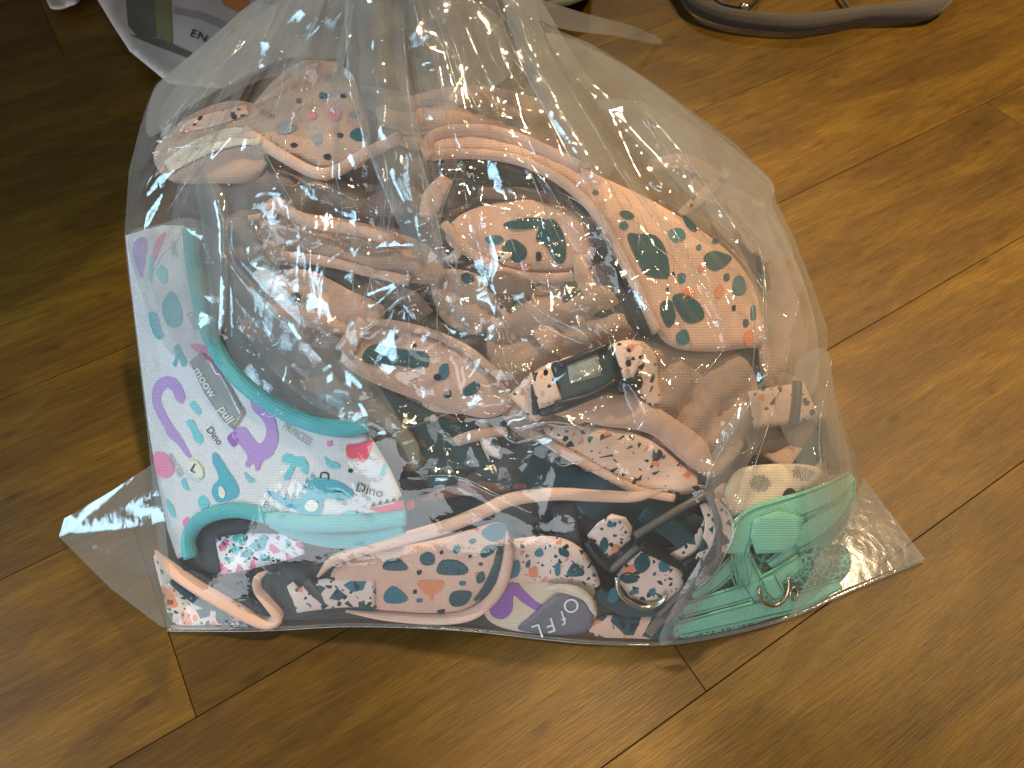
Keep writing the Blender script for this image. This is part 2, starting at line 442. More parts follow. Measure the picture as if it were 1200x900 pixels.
M['white'] = fabric('white_jersey', (0.68, 0.68, 0.72), var=0.05)
M['teal'] = fabric('teal_binding', (0.10, 0.47, 0.53), scale=260, strength=0.8)
M['mint'] = fabric('mint_webbing', (0.22, 0.60, 0.47), scale=180, var=.2, strength=.9)
M['mint_thread'] = plain('mint_thread', (0.06, 0.24, 0.18), 0.8, 0.2)
M['mint_mesh'] = terrazzo('mint_airmesh', (0.20, 0.52, 0.43), 14, [(0, (0.05, 0.22, 0.18))], (0.05, 0.25))
M['lining'] = fabric('dark_lining', (0.050, 0.056, 0.065), scale=120, var=0.3)
M['navy'] = fabric('navy_webbing', (0.022, 0.065, 0.082), scale=200, var=0.25)
M['shaded_tan'] = fabric('shaded_tan_cloth', (0.50, 0.33, 0.255), scale=140, var=0.2)  # tan instead of peach: shade of the heap's middle put into the colour
M['mauve'] = fabric('mauve_lining', (0.21, 0.145, 0.125), scale=140, var=0.2)
M['cream'] = fabric('cream_fabric', (0.74, 0.62, 0.48), var=0.08)
M['black'] = plain('black_plastic', (0.012, 0.014, 0.017), 0.32, 0.5)
M['petrol'] = plain('petrol_plastic', (0.010, 0.035, 0.048), 0.30, 0.5)
M['greybar'] = plain('grey_plastic', (0.09, 0.085, 0.08), 0.4, 0.5)
M['metal'] = plain('nickel_wire', (0.72, 0.68, 0.60), 0.22, 0.5, 1.0)
M['brass'] = plain('brass_wire', (0.66, 0.52, 0.34), 0.28, 0.5, 1.0)
M['label'] = plain('dull_label', (0.30, 0.30, 0.26), 0.35, 0.5)
M['tag'] = plain('grey_tag', (0.14, 0.145, 0.19), 0.45, 0.4)
for n_, c_ in dict(p_teal=TEAL, p_blue=BLUE, p_orange=ORNG, p_ink=INK, p_purple=(0.30, 0.13, 0.48), p_lilac=(0.44, 0.27, 0.62), p_pink=(0.80, 0.22, 0.40), p_red=(0.78, 0.10, 0.17),
                   p_sky=(0.08, 0.40, 0.52), p_aqua=(0.16, 0.55, 0.62), p_pale=(0.75, 0.77, 0.70), p_white=(0.8, 0.8, 0.8), p_grey=(0.28, 0.30, 0.30), p_rose=(0.62, 0.25, 0.27), p_moss=(0.24, 0.22, 0.16), p_rust=(0.22, 0.10, 0.08)).items():
    M[n_] = fabric(n_.replace('p_', 'print_'), c_, 0.8, var=0.08, sheen=0.0)

def film(name, haze=0.10, edge=0.55, rough=0.11, bump=0.35, gloss=1.0):
    """thin clear plastic: mostly see-through, a glossy face, slightly milky"""
    m, nt, _, L = mat_new(name)
    tc = N(nt, 'ShaderNodeTexCoord')
    n1 = N(nt, 'ShaderNodeTexNoise'); n1.inputs['Scale'].default_value = 60; n1.inputs['Detail'].default_value = 3; n1.inputs['Distortion'].default_value = 1.2
    n2 = N(nt, 'ShaderNodeTexVoronoi', feature='F1'); n2.inputs['Scale'].default_value = 140
    L.new(tc.outputs['Object'], n1.inputs[0]); L.new(tc.outputs['Object'], n2.inputs['Vector'])
    ad = N(nt, 'ShaderNodeMath', operation='MULTIPLY_ADD'); ad.inputs[1].default_value = 0.25
    L.new(n2.outputs['Distance'], ad.inputs[0]); L.new(n1.outputs[0], ad.inputs[2])
    bp = N(nt, 'ShaderNodeBump'); bp.inputs['Strength'].default_value = bump; bp.inputs['Distance'].default_value = 0.0011
    L.new(ad.outputs[0], bp.inputs['Height'])
    tr = N(nt, 'ShaderNodeBsdfTransparent'); tr.inputs[0].default_value = (0.975, 0.975, 0.97, 1)
    df = N(nt, 'ShaderNodeBsdfDiffuse'); df.inputs[0].default_value = (0.58, 0.58, 0.57, 1)
    tl = N(nt, 'ShaderNodeBsdfTranslucent'); tl.inputs[0].default_value = (0.58, 0.58, 0.57, 1)
    ms = N(nt, 'ShaderNodeMixShader'); ms.inputs[0].default_value = 0.45
    L.new(df.outputs[0], ms.inputs[1]); L.new(tl.outputs[0], ms.inputs[2])
    lw = N(nt, 'ShaderNodeLayerWeight'); lw.inputs['Blend'].default_value = 0.5
    pw = N(nt, 'ShaderNodeMath', operation='POWER'); pw.inputs[1].default_value = 3.0; L.new(lw.outputs['Facing'], pw.inputs[0])
    hz = N(nt, 'ShaderNodeMath', operation='MULTIPLY_ADD'); hz.inputs[1].default_value = edge; hz.inputs[2].default_value = haze
    L.new(pw.outputs[0], hz.inputs[0])
    m1 = N(nt, 'ShaderNodeMixShader'); L.new(hz.outputs[0], m1.inputs[0]); L.new(tr.outputs[0], m1.inputs[1]); L.new(ms.outputs[0], m1.inputs[2])
    gl = N(nt, 'ShaderNodeBsdfGlossy'); gl.inputs['Roughness'].default_value = rough; L.new(bp.outputs[0], gl.inputs['Normal'])
    fr = N(nt, 'ShaderNodeFresnel'); fr.inputs['IOR'].default_value = 1.5; L.new(bp.outputs[0], fr.inputs['Normal'])
    # light bounces off both faces of the sheet; Fresnel of the inner side is taken from outside too
    f2 = N(nt, 'ShaderNodeMath', operation='MULTIPLY'); f2.inputs[1].default_value = 1.45 * gloss; f2.use_clamp = True
    gm = N(nt, 'ShaderNodeNewGeometry')
    bk = N(nt, 'ShaderNodeMix', data_type='FLOAT'); bk.inputs['B'].default_value = 0.06
    L.new(gm.outputs['Backfacing'], bk.inputs['Factor']); L.new(fr.outputs[0], bk.inputs['A'])
    L.new(bk.outputs['Result'], f2.inputs[0])
    m2 = N(nt, 'ShaderNodeMixShader'); L.new(f2.outputs[0], m2.inputs[0]); L.new(m1.outputs[0], m2.inputs[1]); L.new(gl.outputs[0], m2.inputs[2])
    o = N(nt, 'ShaderNodeOutputMaterial'); L.new(m2.outputs[0], o.inputs[0])
    return m
M['film'] = film('clear_film', 0.085, 0.60, 0.06, 0.45)
M['film_ply'] = film('clear_film_folded', 0.24, 0.5, 0.09, 0.25)
M['film_edge'] = film('clear_film_edge', 0.30, 0.25, 0.16, 0.0, 1.1)
M['wrap'] = film('thin_wrapper_film', 0.06, 0.30, 0.07, 0.3)
M['film_rear'] = film('clear_film_rear', 0.05, 0.15, 0.12, 0.2, 0.5)

def wood_mat():
    m, nt, _, L = mat_new('brown_wood_plank')
    tc = N(nt, 'ShaderNodeTexCoord'); oi = N(nt, 'ShaderNodeObjectInfo')
    of = N(nt, 'ShaderNodeVectorMath', operation='MULTIPLY_ADD'); of.inputs[1].default_value = (37.0, 53.0, 11.0)
    L.new(oi.outputs['Random'], of.inputs[0]); L.new(tc.outputs['Object'], of.inputs[2])
    def stretched(sx, sy):
        mp = N(nt, 'ShaderNodeMapping'); mp.inputs['Scale'].default_value = (sx, sy, 1); L.new(of.outputs[0], mp.inputs[0]); return mp.outputs[0]
    def noise(vec, scale, detail, dist=0.0, rough=0.55):
        n = N(nt, 'ShaderNodeTexNoise'); n.inputs['Scale'].default_value = scale; n.inputs['Detail'].default_value = detail
        n.inputs['Distortion'].default_value = dist; n.inputs['Roughness'].default_value = rough; L.new(vec, n.inputs[0]); return n.outputs[0]
    big = noise(stretched(2.4, 8.0), 2.4, 4, 0.9)              # cloudy figure along the board
    mid = noise(stretched(5.0, 75.0), 2.5, 6, 0.4, 0.65)       # streaks
    fine = noise(stretched(22, 420.0), 2.0, 4, 0.2, 0.7)       # pores
    r1 = ramp(nt, [(0.20, (0.070, 0.0315, 0.0020)), (0.45, (0.103, 0.0490, 0.0031)), (0.58, (0.128, 0.0625, 0.0042)), (0.82, (0.178, 0.092, 0.0075))], 'B_SPLINE')
    L.new(big, r1.inputs[0])
    def mul(a, fac, lo, hi):
        mr = N(nt, 'ShaderNodeMapRange'); mr.inputs[1].default_value = 0.28; mr.inputs[2].default_value = 0.72; mr.inputs[3].default_value = lo; mr.inputs[4].default_value = hi
        L.new(fac, mr.inputs[0])
        vm = N(nt, 'ShaderNodeVectorMath', operation='SCALE'); L.new(a, vm.inputs[0]); L.new(mr.outputs[0], vm.inputs['Scale']); return vm.outputs[0]
    c = mul(r1.outputs[0], mid, 0.78, 1.16)
    c = mul(c, fine, 0.60, 1.28)
    hs = N(nt, 'ShaderNodeMapRange'); hs.inputs[3].default_value = 0.82; hs.inputs[4].default_value = 1.18; L.new(oi.outputs['Random'], hs.inputs[0])
    vm = N(nt, 'ShaderNodeVectorMath', operation='SCALE'); L.new(c, vm.inputs[0]); L.new(hs.outputs[0], vm.inputs['Scale']); c = vm.outputs[0]
    # dark knots
    kv = N(nt, 'ShaderNodeTexVoronoi', voronoi_dimensions='2D'); kv.inputs['Scale'].default_value = 5.0
    L.new(stretched(1.0, 2.2), kv.inputs['Vector'])
    kr = N(nt, 'ShaderNodeMapRange'); kr.inputs[1].default_value = 0.0; kr.inputs[2].default_value = 0.06; kr.inputs[3].default_value = 0.6; kr.inputs[4].default_value = 1.0
    L.new(kv.outputs['Distance'], kr.inputs[0])
    vm = N(nt, 'ShaderNodeVectorMath', operation='SCALE'); L.new(c, vm.inputs[0]); L.new(kr.outputs[0], vm.inputs['Scale']); c = vm.outputs[0]
    b = bsdf_out(nt, c, 0.42, 0.26)
    rr = N(nt, 'ShaderNodeMapRange'); rr.inputs[3].default_value = 0.30; rr.inputs[4].default_value = 0.52; L.new(mid, rr.inputs[0]); L.new(rr.outputs[0], b.inputs['Roughness'])
    su = N(nt, 'ShaderNodeMath', operation='ADD'); L.new(mid, su.inputs[0]); L.new(fine, su.inputs[1])
    bp = N(nt, 'ShaderNodeBump'); bp.inputs['Strength'].default_value = 0.22; bp.inputs['Distance'].default_value = 0.0016
    L.new(su.outputs[0], bp.inputs['Height']); L.new(bp.outputs[0], b.inputs['Normal'])
    return m
M['wood'] = wood_mat()
M['gap'] = plain('plank_gap', (0.012, 0.007, 0.003), 0.9, 0.1)

# ------------------------------------------------------------------ floor of planks
YAW = 0.55916
dv = np.array([math.cos(YAW), math.sin(YAW)]); nv_ = np.array([-math.sin(YAW), math.cos(YAW)])
PW = 0.3242545 * H; OFF = 0.6349842 * H
def along(px, py): return float(g2(px, py)[:2] @ dv)
jA = along(195 + 18, 789); jA2 = along(1180, 135); jB = along(808, 782)
PL = jA2 - jA
me = bpy.data.meshes.new('floor')
me.from_pydata([(-3.5, -1.5, -0.004), (3.5, -1.5, -0.004), (3.5, 4.5, -0.004), (-3.5, 4.5, -0.004)], [], [(0, 1, 2, 3)])
me.materials.append(M['gap'])
floor = bpy.data.objects.new('floor', me); C.objects.link(floor)
floor['kind'] = 'structure'; floor['label'] = 'brown wood plank floor under the clear plastic bag'
def plank_mesh(L, W):
    g = 0.00035; b = 0.00022
    x, y = L / 2 - g, W / 2 - g
    V = [(-x, -y, -.003), (x, -y, -.003), (x, y, -.003), (-x, y, -.003), (-x, -y, -b), (x, -y, -b), (x, y, -b), (-x, y, -b),
         (-x + b, -y + b, 0), (x - b, -y + b, 0), (x - b, y - b, 0), (-x + b, y - b, 0)]
    Fc = [(8, 9, 10, 11)]
    for a, c in ((0, 4), (4, 8)):
        for k in range(4): Fc.append((a + k, a + (k + 1) % 4, c + (k + 1) % 4, c + k))
    m = bpy.data.meshes.new('plank'); m.from_pydata(V, [], Fc); m.materials.append(M['wood']); return m
pm = plank_mesh(PL, PW)
for k in range(-11, 9):
    off = OFF - (k + 0.5) * PW
    base = {0: jA, 1: jB}.get(k, jA + PL * ((k * 0.382) % 1.0))
    for i in range(-5, 6):
        ctr = dv * (base + (i + 0.5) * PL) + nv_ * off
        if not (-3.2 < ctr[0] < 3.2 and -1.3 < ctr[1] < 4.2): continue
        o = bpy.data.objects.new('plank', pm); C.objects.link(o); o.parent = floor
        o.location = (ctr[0], ctr[1], 0); o.rotation_euler = (0, 0, YAW)
# ------------------------------------------------------------------ the clear bag
bag = thing('clear_plastic_bag', 'large clear crinkled plastic bag stuffed full of dog harnesses on the wood floor', 'plastic bag', g2(560, 560, 0.0))
LEFT = np.array([(-140, 425), (-70, 372), (0, 302), (50, 240), (100, 182), (125, 172), (150, 164), (200, 151), (270, 146), (300, 148), (400, 160), (500, 172), (600, 182), (700, 191), (740, 196)], float)
RIGHT = np.array([(-140, 480), (-70, 540), (0, 606), (30, 640), (50, 690), (90, 756), (120, 797), (165, 858), (212, 905), (235, 909), (280, 931), (330, 951), (385, 970), (420, 969), (480, 984), (540, 1004), (590, 1011), (680, 975), (722, 930)], float)
BOT = np.array([(196, 738), (300, 738), (400, 733), (480, 734), (560, 739), (640, 748), (700, 753), (780, 754), (860, 741), (930, 721)], float)
iso = Crumple(100, -160, 1060, 780, 60, 1.0, 3, 1)
iso2 = Crumple(100, -160, 1060, 780, 24, 1.0, 5, 1)
pol = Crumple(-900, 0, 900, 260, 40, 1.0, 8, 2); pol2 = Crumple(-900, 0, 900, 260, 19, 1.0, 9, 1)          # long creases running down from the neck
def fold_tent(x, y, P, h, wl, wr):
    """a sharp crease: h at the line, falling off over wl / wr points either side"""
    P = np.array(P, float); d = dist_poly(x, y, P)
    a, b = P[0], P[-1]; s = np.sign((b[0] - a[0]) * (y - a[1]) - (b[1] - a[1]) * (x - a[0]))
    wv = np.where(s > 0, wl, wr)
    return h * np.maximum(0, 1 - d / wv) ** 1.3
CREASES = [
 ([(408, -60), (406, 40), (412, 110), (436, 185), (462, 250)], .010, 30, 12), ([(468, -60), (474, 60), (484, 150), (508, 240), (521, 302)], .010, 10, 34),
 ([(560, -60), (588, 20), (598, 50), (650, 150), (700, 245), (762, 362)], .009, 36, 12), ([(640, 60), (690, 140), (735, 215), (800, 300), (832, 350)], .007, 26, 12),
 ([(756, 130), (800, 180), (850, 250), (892, 300), (900, 440)], .006, 26, 16), ([(300, 40), (250, 85), (190, 150)], .006, 16, 30), ([(390, 105), (300, 150), (180, 180)], .006, 14, 26),
 ([(300, 160), (330, 215), (352, 255)], .005, 12, 12), ([(352, 255), (362, 215), (420, 235)], .006, 10, 16), ([(240, 200), (262, 260), (258, 330), (256, 390)], .006, 14, 14),
 ([(262, 300), (300, 350), (350, 395)], .006, 16, 12), ([(900, 440), (862, 500), (836, 545), (826, 575)], .009, 18, 22), ([(940, 330), (915, 450), (880, 560), (850, 650), (790, 745)], .006, 20, 16),
 ([(605, 505), (640, 495), (680, 500), (740, 520)], .006, 14, 18), ([(828, 320), (845, 375), (850, 405), (820, 445)], .005, 12, 14), ([(512, 330), (470, 350), (430, 385)], .006, 14, 14),
 ([(510, 385), (545, 410), (570, 440)], .006, 12, 16), ([(540, 190), (520, 240), (505, 300)], .006, 14, 14), ([(600, 180), (640, 215), (665, 260)], .004, 12, 14),
 ([(480, 560), (540, 560), (620, 600)], .004, 14, 14), ([(470, 505), (540, 480), (600, 470)], .005, 16, 16), ([(975, 420), (960, 520), (985, 640)], .006, 14, 14),
]
def film_z(x, y, lift=0.008):
    b = F(x, y)
    r = np.hypot(x - 440, y + 210); th = np.arctan2(x - 440, y + 210)
    c_pol = pol(th * 460, r * 0.15) + 0.35 * pol2(th * 460, r * 0.11)
    ap = 0.0095 * (1 - smoothstep(180, 620, y)) + 0.0028
    ap = ap + 0.004 * smoothstep(760, 900, x)
    calm = 1 - 0.75 * smoothstep(0, 60, 470 - x) * smoothstep(250, 330, y) * smoothstep(-40, 40, (y - 300) * 0.9 + 250 - x + 60)
    ctr = smoothstep(150, 260, y) * (1 - smoothstep(540, 640, y)) * smoothstep(260, 380, x)
    z = lift + ap * c_pol * calm + (0.0018 + 0.0065 * ctr) * iso(x, y) * calm + (0.0003 + 0.0016 * ctr) * iso2(x, y) * calm
    for P, h, a, c in CREASES: z = z + fold_tent(x, y, P, h, a, c)
    k = np.minimum(1.0, b / 0.05)
    return np.maximum(b + z * k, 0.002)
def bag_grid(nu, nv):
    u = np.linspace(0, 1, nu); v = np.linspace(0, 1, nv)
    U, V = np.meshgrid(u, v)
    yl = -140 + 878 * V; yr = -140 + 861 * V
    xl = np.interp(yl, LEFT[:, 0], LEFT[:, 1]); xr = np.interp(yr, RIGHT[:, 0], RIGHT[:, 1])
    X = xl + (xr - xl) * U; Y = yl + (yr - yl) * U
    bx = 196 + 734 * U
    bow = np.interp(bx, BOT[:, 0], BOT[:, 1]) - (738 + (721 - 738) * U)
    return X, Y + bow * V ** 4
def grid_faces(nu, nv, flip=False):
    fc = []
    for i in range(nv - 1):
        for j in range(nu - 1):
            a = i * nu + j
            q = (a, a + nu, a + nu + 1, a + 1)
            fc.append(q[::-1] if flip else q)
    return fc
X, Y = bag_grid(300, 300)
edgef = np.linspace(0, 1, 300); edgew = np.minimum(1, np.minimum(edgef, 1 - edgef) / 0.03)[None] * np.ones((300, 1))
Zf = film_z(X, Y); Zf = Zf * edgew + np.maximum(F(X, Y), .0025) * (1 - edgew)
mesh_obj('film', unp(X, Y, Zf).reshape(-1, 3), grid_faces(300, 300), M['film'], bag)
Xr, Yr = bag_grid(70, 90)
Pf = unp(Xr, Yr, np.maximum(F(Xr, Yr), 0.0025))
u = np.linspace(0, 1, 70)[None]; v = np.linspace(0, 1, 90)[:, None]
Pb = Pf[:, :1] * (1 - u[..., None]) + Pf[:, -1:] * u[..., None]
bel = np.sin(np.pi * u) ** 0.7
Pb[..., 1] += bel * (0.16 * np.sin(np.pi * np.clip(v, 0, 1)) ** .8)
Pb[..., 2] = np.maximum(Pb[..., 2] - bel * (0.20 * np.sin(np.pi * v) ** .7) + 0.004 * fbm(Xr / 40, Yr / 60), 0.0015)
m_ = v >= 0.985
Pb[..., 2] = np.where(m_ & True, 0.0015, Pb[..., 2])
mesh_obj('rear_film', Pb.reshape(-1, 3), grid_faces(70, 90, True), M['film_rear'], bag)

# flat empty corners of the bag, two plies each
def corner(outline, tip, body, zb):
    tip = np.array(tip, float)
    cr = Crumple(0, 480, 1130, 780, 30, 1.0, int(tip[0]))
    L = np.hypot(*(np.array(body) - tip))
    def zt(x, y):
        d = np.hypot(x - tip[0], y - tip[1]) / L
        th = np.arctan2(y - tip[1], x - tip[0])
        return np.maximum(0.004 + zb * d ** 1.2 * (0.93 + 0.07 * np.sin(th * 11)) + 0.0010 * cr(x, y) * d + .0004 * np.sin(th * 23) * d, 0.0024)
    panel('corner_flap', outline, zt, M['film_ply'], bag, thick=0, grid=6, smooth_out=False)
    panel('corner_flap', outline, lambda x, y: 0.0016 + 0 * x, M['film_rear'], bag, thick=0, grid=14, smooth_out=False)
corner([(69, 629), (75, 608), (130, 576), (180, 543), (192, 600), (198, 660), (204, 738), (188, 734), (130, 690)], (69, 629), (196, 640), 0.035)
corner([(1084, 655), (1050, 610), (1012, 560), (995, 600), (960, 650), (925, 722), (990, 690), (1040, 670)], (1084, 655), (970, 640), 0.045)

# loose folds of film lying over the front (extra plies)
def pleat(outline, lift, arch, axis, wd, mat='film_ply', grid=6, rag=0.002, seed=1):
    cr = Crumple(100, -160, 1060, 780, 26, 1.0, seed)
    A = np.array(axis, float)
    def zf(x, y):
        d = dist_poly(x, y, A)
        return F(x, y) + lift + arch * np.maximum(0, 1 - (d / wd) ** 2) + rag * cr(x, y)
    panel('pleat', outline, zf, M[mat], bag, thick=0, grid=grid, smooth_out=True)
pleat([(405, -90), (404, 0), (408, 90), (434, 185), (466, 262), (488, 300), (518, 306), (512, 250), (488, 160), (476, 60), (470, -90)], .016, .014, [(438, -90), (440, 80), (470, 200), (512, 300)], 36, seed=21)
pleat([(575, -80), (600, 40), (640, 130), (690, 215), (720, 190), (690, 130), (640, 50), (610, -80)], .014, .012, [(590, -80), (620, 40), (660, 120), (705, 200)], 28, seed=22)
pleat([(640, 40), (700, 60), (760, 95), (830, 150), (903, 212), (905, 240), (930, 300), (890, 300), (830, 250), (760, 180), (690, 110)], .008, .012, [(660, 50), (760, 130), (850, 220), (915, 300)], 40, seed=23)
pleat([(300, 0), (400, -60), (404, 60), (330, 70), (230, 120), (175, 160), (182, 104), (240, 52)], .006, .010, [(340, 0), (250, 80), (180, 150)], 45, seed=24)
pleat([(478, 0), (575, 10), (600, 80), (560, 110), (500, 140), (484, 80)], .012, .008, [(520, 0), (530, 130)], 50, seed=25)
pleat([(905, 470), (930, 430), (968, 410), (980, 480), (1000, 560), (985, 640), (955, 660), (940, 560)], .006, .008, [(950, 430), (965, 560), (970, 650)], 30, seed=26)
pleat([(840, 520), (872, 470), (905, 440), (900, 500), (870, 560), (850, 650), (800, 742), (772, 750), (800, 690), (838, 620), (826, 575)], .010, .008, [(890, 460), (850, 560), (840, 640), (785, 748)], 24, seed=27)
pleat([(230, 210), (262, 225), (268, 300), (262, 380), (250, 400), (244, 330), (236, 265)], .010, .008, [(248, 215), (256, 300), (256, 390)], 16, seed=28)
pleat([(265, 300), (300, 340), (345, 385), (400, 450), (420, 492), (350, 480), (290, 440), (262, 390)], .006, .006, [(275, 320), (340, 410), (410, 480)], 40, seed=29)
pleat([(150, 278), (190, 262), (226, 256), (256, 280), (258, 330), (250, 390), (222, 430), (190, 400), (168, 350)], .006, .006, [(190, 270), (215, 340), (220, 420)], 46, seed=34, rag=.004)
pleat([(262, 262), (300, 262), (320, 300), (350, 350), (420, 420), (470, 500), (430, 500), (360, 470), (300, 410), (268, 340)], .010, .006, [(280, 270), (330, 370), (440, 490)], 30, seed=35, rag=.006)
# inner gathers of the film, seen through the front as milky beige areas
pleat([(700, 120), (780, 130), (850, 190), (900, 240), (945, 340), (960, 420), (930, 470), (900, 400), (880, 320), (820, 250), (750, 190)], -.020, .010, [(740, 140), (860, 240), (930, 400)], 50, seed=30, rag=.004)
pleat([(480, -60), (600, -40), (690, 90), (780, 170), (860, 250), (880, 300), (800, 250), (690, 180), (560, 130), (490, 90)], -.028, .010, [(560, 0), (680, 120), (800, 230)], 60, seed=31, rag=.004)
pleat([(300, 20), (420, -40), (480, 60), (480, 150), (400, 110), (320, 90), (240, 130), (190, 160), (200, 110)], -.014, .010, [(380, 20), (260, 100)], 60, seed=32, rag=.004)
# the hard shining edges of folds in the film
for P, h, a_, b_ in CREASES:
    P = np.array(P, float)
    tube('fold_edge', [(x, y) for x, y in P], [.25] + [.75] * (len(P) - 2) + [.25] if len(P) > 2 else .6, lambda x, y: film_z(x, y), M['film_edge'], bag, lift=.0006, seg=6, step=4)
for P in ([(590, -20), (596, 30), (597, 45), (580, 42)], [(575, 40), (560, 70), (540, 100), (520, 120)], [(896, 300), (894, 380), (898, 440)], [(880, 330), (884, 400), (880, 450)], [(690, 250), (720, 300), (748, 345), (770, 385)], [(755, 225), (790, 270), (800, 300)],
          [(505, 225), (512, 270), (512, 360), (514, 430)], [(478, 350), (480, 400), (478, 440)], [(700, 545), (760, 575), (820, 565)], [(480, 560), (520, 590)]):
    tube('fold_edge', P, [.2] + [.6] * (len(P) - 2) + [.2], film_z, M['film_edge'], bag, lift=.0008, seg=6, step=4)
def crease_mesh(name, lines, r_, mat):
    V = []; Fc = []
    for pts in lines:
        Q = crom(np.array(pts, float), False, 4)
        z = film_z(Q[:, 0], Q[:, 1]) + .0007
        Cc = unp(Q[:, 0], Q[:, 1], z); n = len(Q)
        R = r_ * 0.0007 * (0.25 + np.sin(np.linspace(0, math.pi, n)))
        tn = np.gradient(Cc, axis=0); tn /= np.linalg.norm(tn, axis=1)[:, None] + 1e-12
        vw = CAM - Cc; vw /= np.linalg.norm(vw, axis=1)[:, None]
        sd = np.cross(tn, vw); sd /= np.linalg.norm(sd, axis=1)[:, None] + 1e-12; un = np.cross(sd, tn)
        b0 = len(V)
        for a in range(n):
            for k in range(5):
                th = 2 * math.pi * k / 5; V.append(Cc[a] + (sd[a] * math.cos(th) + un[a] * math.sin(th)) * R[a])
        for a in range(n - 1):
            for k in range(5): Fc.append((b0 + a * 5 + k, b0 + a * 5 + (k + 1) % 5, b0 + (a + 1) * 5 + (k + 1) % 5, b0 + (a + 1) * 5 + k))
    return mesh_obj(name, V, Fc, mat, bag)
rc = random.Random(9); lines = []
for k in range(60):                       # running down from the gathered neck
    th = rc.uniform(-.62, .98); r0 = rc.uniform(200, 640); L_ = rc.uniform(40, 170)
    pts = [(440 + (r0 + L_ * t) * math.sin(th + rc.gauss(0, .012)), -210 + (r0 + L_ * t) * math.cos(th + rc.gauss(0, .012))) for t in (0, .35, .7, 1)]
    if all(165 < x < 940 and y < 560 and y > -100 and inside(np.array([x]), np.array([y]), [(300, -100), (180, 110), (152, 200), (150, 300), (290, 420), (470, 520), (900, 560), (985, 480), (960, 380), (900, 230), (750, 100), (600, -10), (540, -100)])[0] for x, y in pts): lines.append(pts)
for k in range(45):                       # short ones where the film is crumpled over the heap
    x, y = rc.uniform(300, 900), rc.uniform(200, 560)
    if x < 470 and y > 430: continue
    a = rc.gauss(.5, .7); L_ = rc.uniform(14, 46)
    dx, dy = math.cos(a) * L_, math.sin(a) * L_
    lines.append([(x, y), (x + dx * .5 + rc.gauss(0, 4), y + dy * .5 + rc.gauss(0, 4)), (x + dx, y + dy)])
o = crease_mesh('fine_creases', lines, .55, M['film_edge']); o['kind'] = 'stuff'
# rolled bottom edge, and the long loose lip trailing on the floor behind
tube('bottom_seam', [(196, 738), (300, 738), (400, 733), (480, 734), (560, 739), (640, 748), (700, 753), (780, 754), (860, 741), (930, 721), (1000, 690), (1082, 656)], 2.2, lambda x, y: 0.003 + 0 * x, M['film_ply'], bag, squash=.5)
panel('loose_lip', [(590, -20), (620, -6), (680, 14), (740, 30), (778, 48), (770, 52), (720, 42), (660, 34), (610, 14), (580, -2)], lambda x, y: 0.245 - 0.0013 * (x - 590) + .004 * np.sin(x / 14), M['film_ply'], bag, thick=0.0, grid=5)

# ------------------------------------------------------------------ contents
def item(name, label, cat, px, py, group='dog harnesses and straps inside the bag'):
    return thing(name, label, cat, g2(px, py, max(0.0, float(F(px, py)) - 0.05)), group)


# --- thin crinkled wrappers round some of the pieces inside
def wrapper(outline, d, seed, rag=.006, owner=None):
    c1 = Crumple(100, 40, 1060, 780, 42, 1.0, seed, 1); c2 = Crumple(100, 40, 1060, 780, 17, 1.0, seed + 1, 1)
    panel('wrapper', outline, lambda x, y: F(x, y) - d + rag * c1(x, y) + rag * .3 * c2(x, y), M['wrap'], owner, thick=0, grid=4)
# --- dark linings deep in the pile
t = item('dog_harness', 'dark mesh lined harness deep at the back left of the heap, mostly covered', 'dog harness', 350, 300)
zf = zlayer(.034, amp=.008, cell=90, seed=2, fold=(.2, 42, .012))
panel('lining', [(215, 205), (300, 120), (420, 100), (520, 130), (590, 200), (600, 330), (590, 470), (480, 520), (380, 500), (290, 460), (240, 380), (205, 290)], zf, M['mauve'], t, puff=.004)
t = item('dog_harness', 'dark mesh lined harness under the black buckle in the middle of the heap', 'dog harness', 650, 420)
zf = zlayer(.036, amp=.008, cell=80, seed=4, fold=(.1, 38, .012))
panel('lining', [(520, 190), (620, 190), (720, 240), (790, 330), (870, 400), (940, 430), (965, 520), (900, 600), (760, 600), (600, 560), (520, 470)], zf, M['mauve'], t, puff=.004)
t = item('dog_harness', 'black lined harness lying open at the bottom of the heap behind the long peach binding', 'dog harness', 620, 620)
zf = zlayer(.030, amp=.008, cell=70, seed=6)
panel('lining', [(400, 520), (520, 500), (640, 520), (760, 540), (850, 590), (880, 660), (820, 735), (700, 745), (560, 733), (430, 726), (330, 726), (240, 720), (215, 660), (260, 620), (330, 600)], zf, M['lining'], t, puff=.003)
za = zlayer(.024, amp=.006, cell=50, seed=7)
strap('strap', [(470, 520), (520, 560), (560, 600), (600, 640)], [34, 40, 38, 30], za, M['navy'], t)
strap('strap', [(560, 560), (640, 560), (720, 590), (800, 620), (850, 640)], [46, 52, 50, 44, 40], zlayer(.020, amp=.004, cell=50, seed=9), M['navy'], t)
strap('strap', [(470, 600), (520, 590), (570, 560), (620, 530)], [26, 26, 28, 26], zlayer(.019, amp=.004, cell=40, seed=10), M['lining'], t)
strap('strap', [(660, 590), (668, 640), (690, 700), (720, 735)], [28, 28, 28, 28], zlayer(.017, seed=11), M['lining'], t)
strap('strap', [(748, 660), (800, 655), (850, 640)], [30, 30, 26], zlayer(.016, seed=12), M['lining'], t)

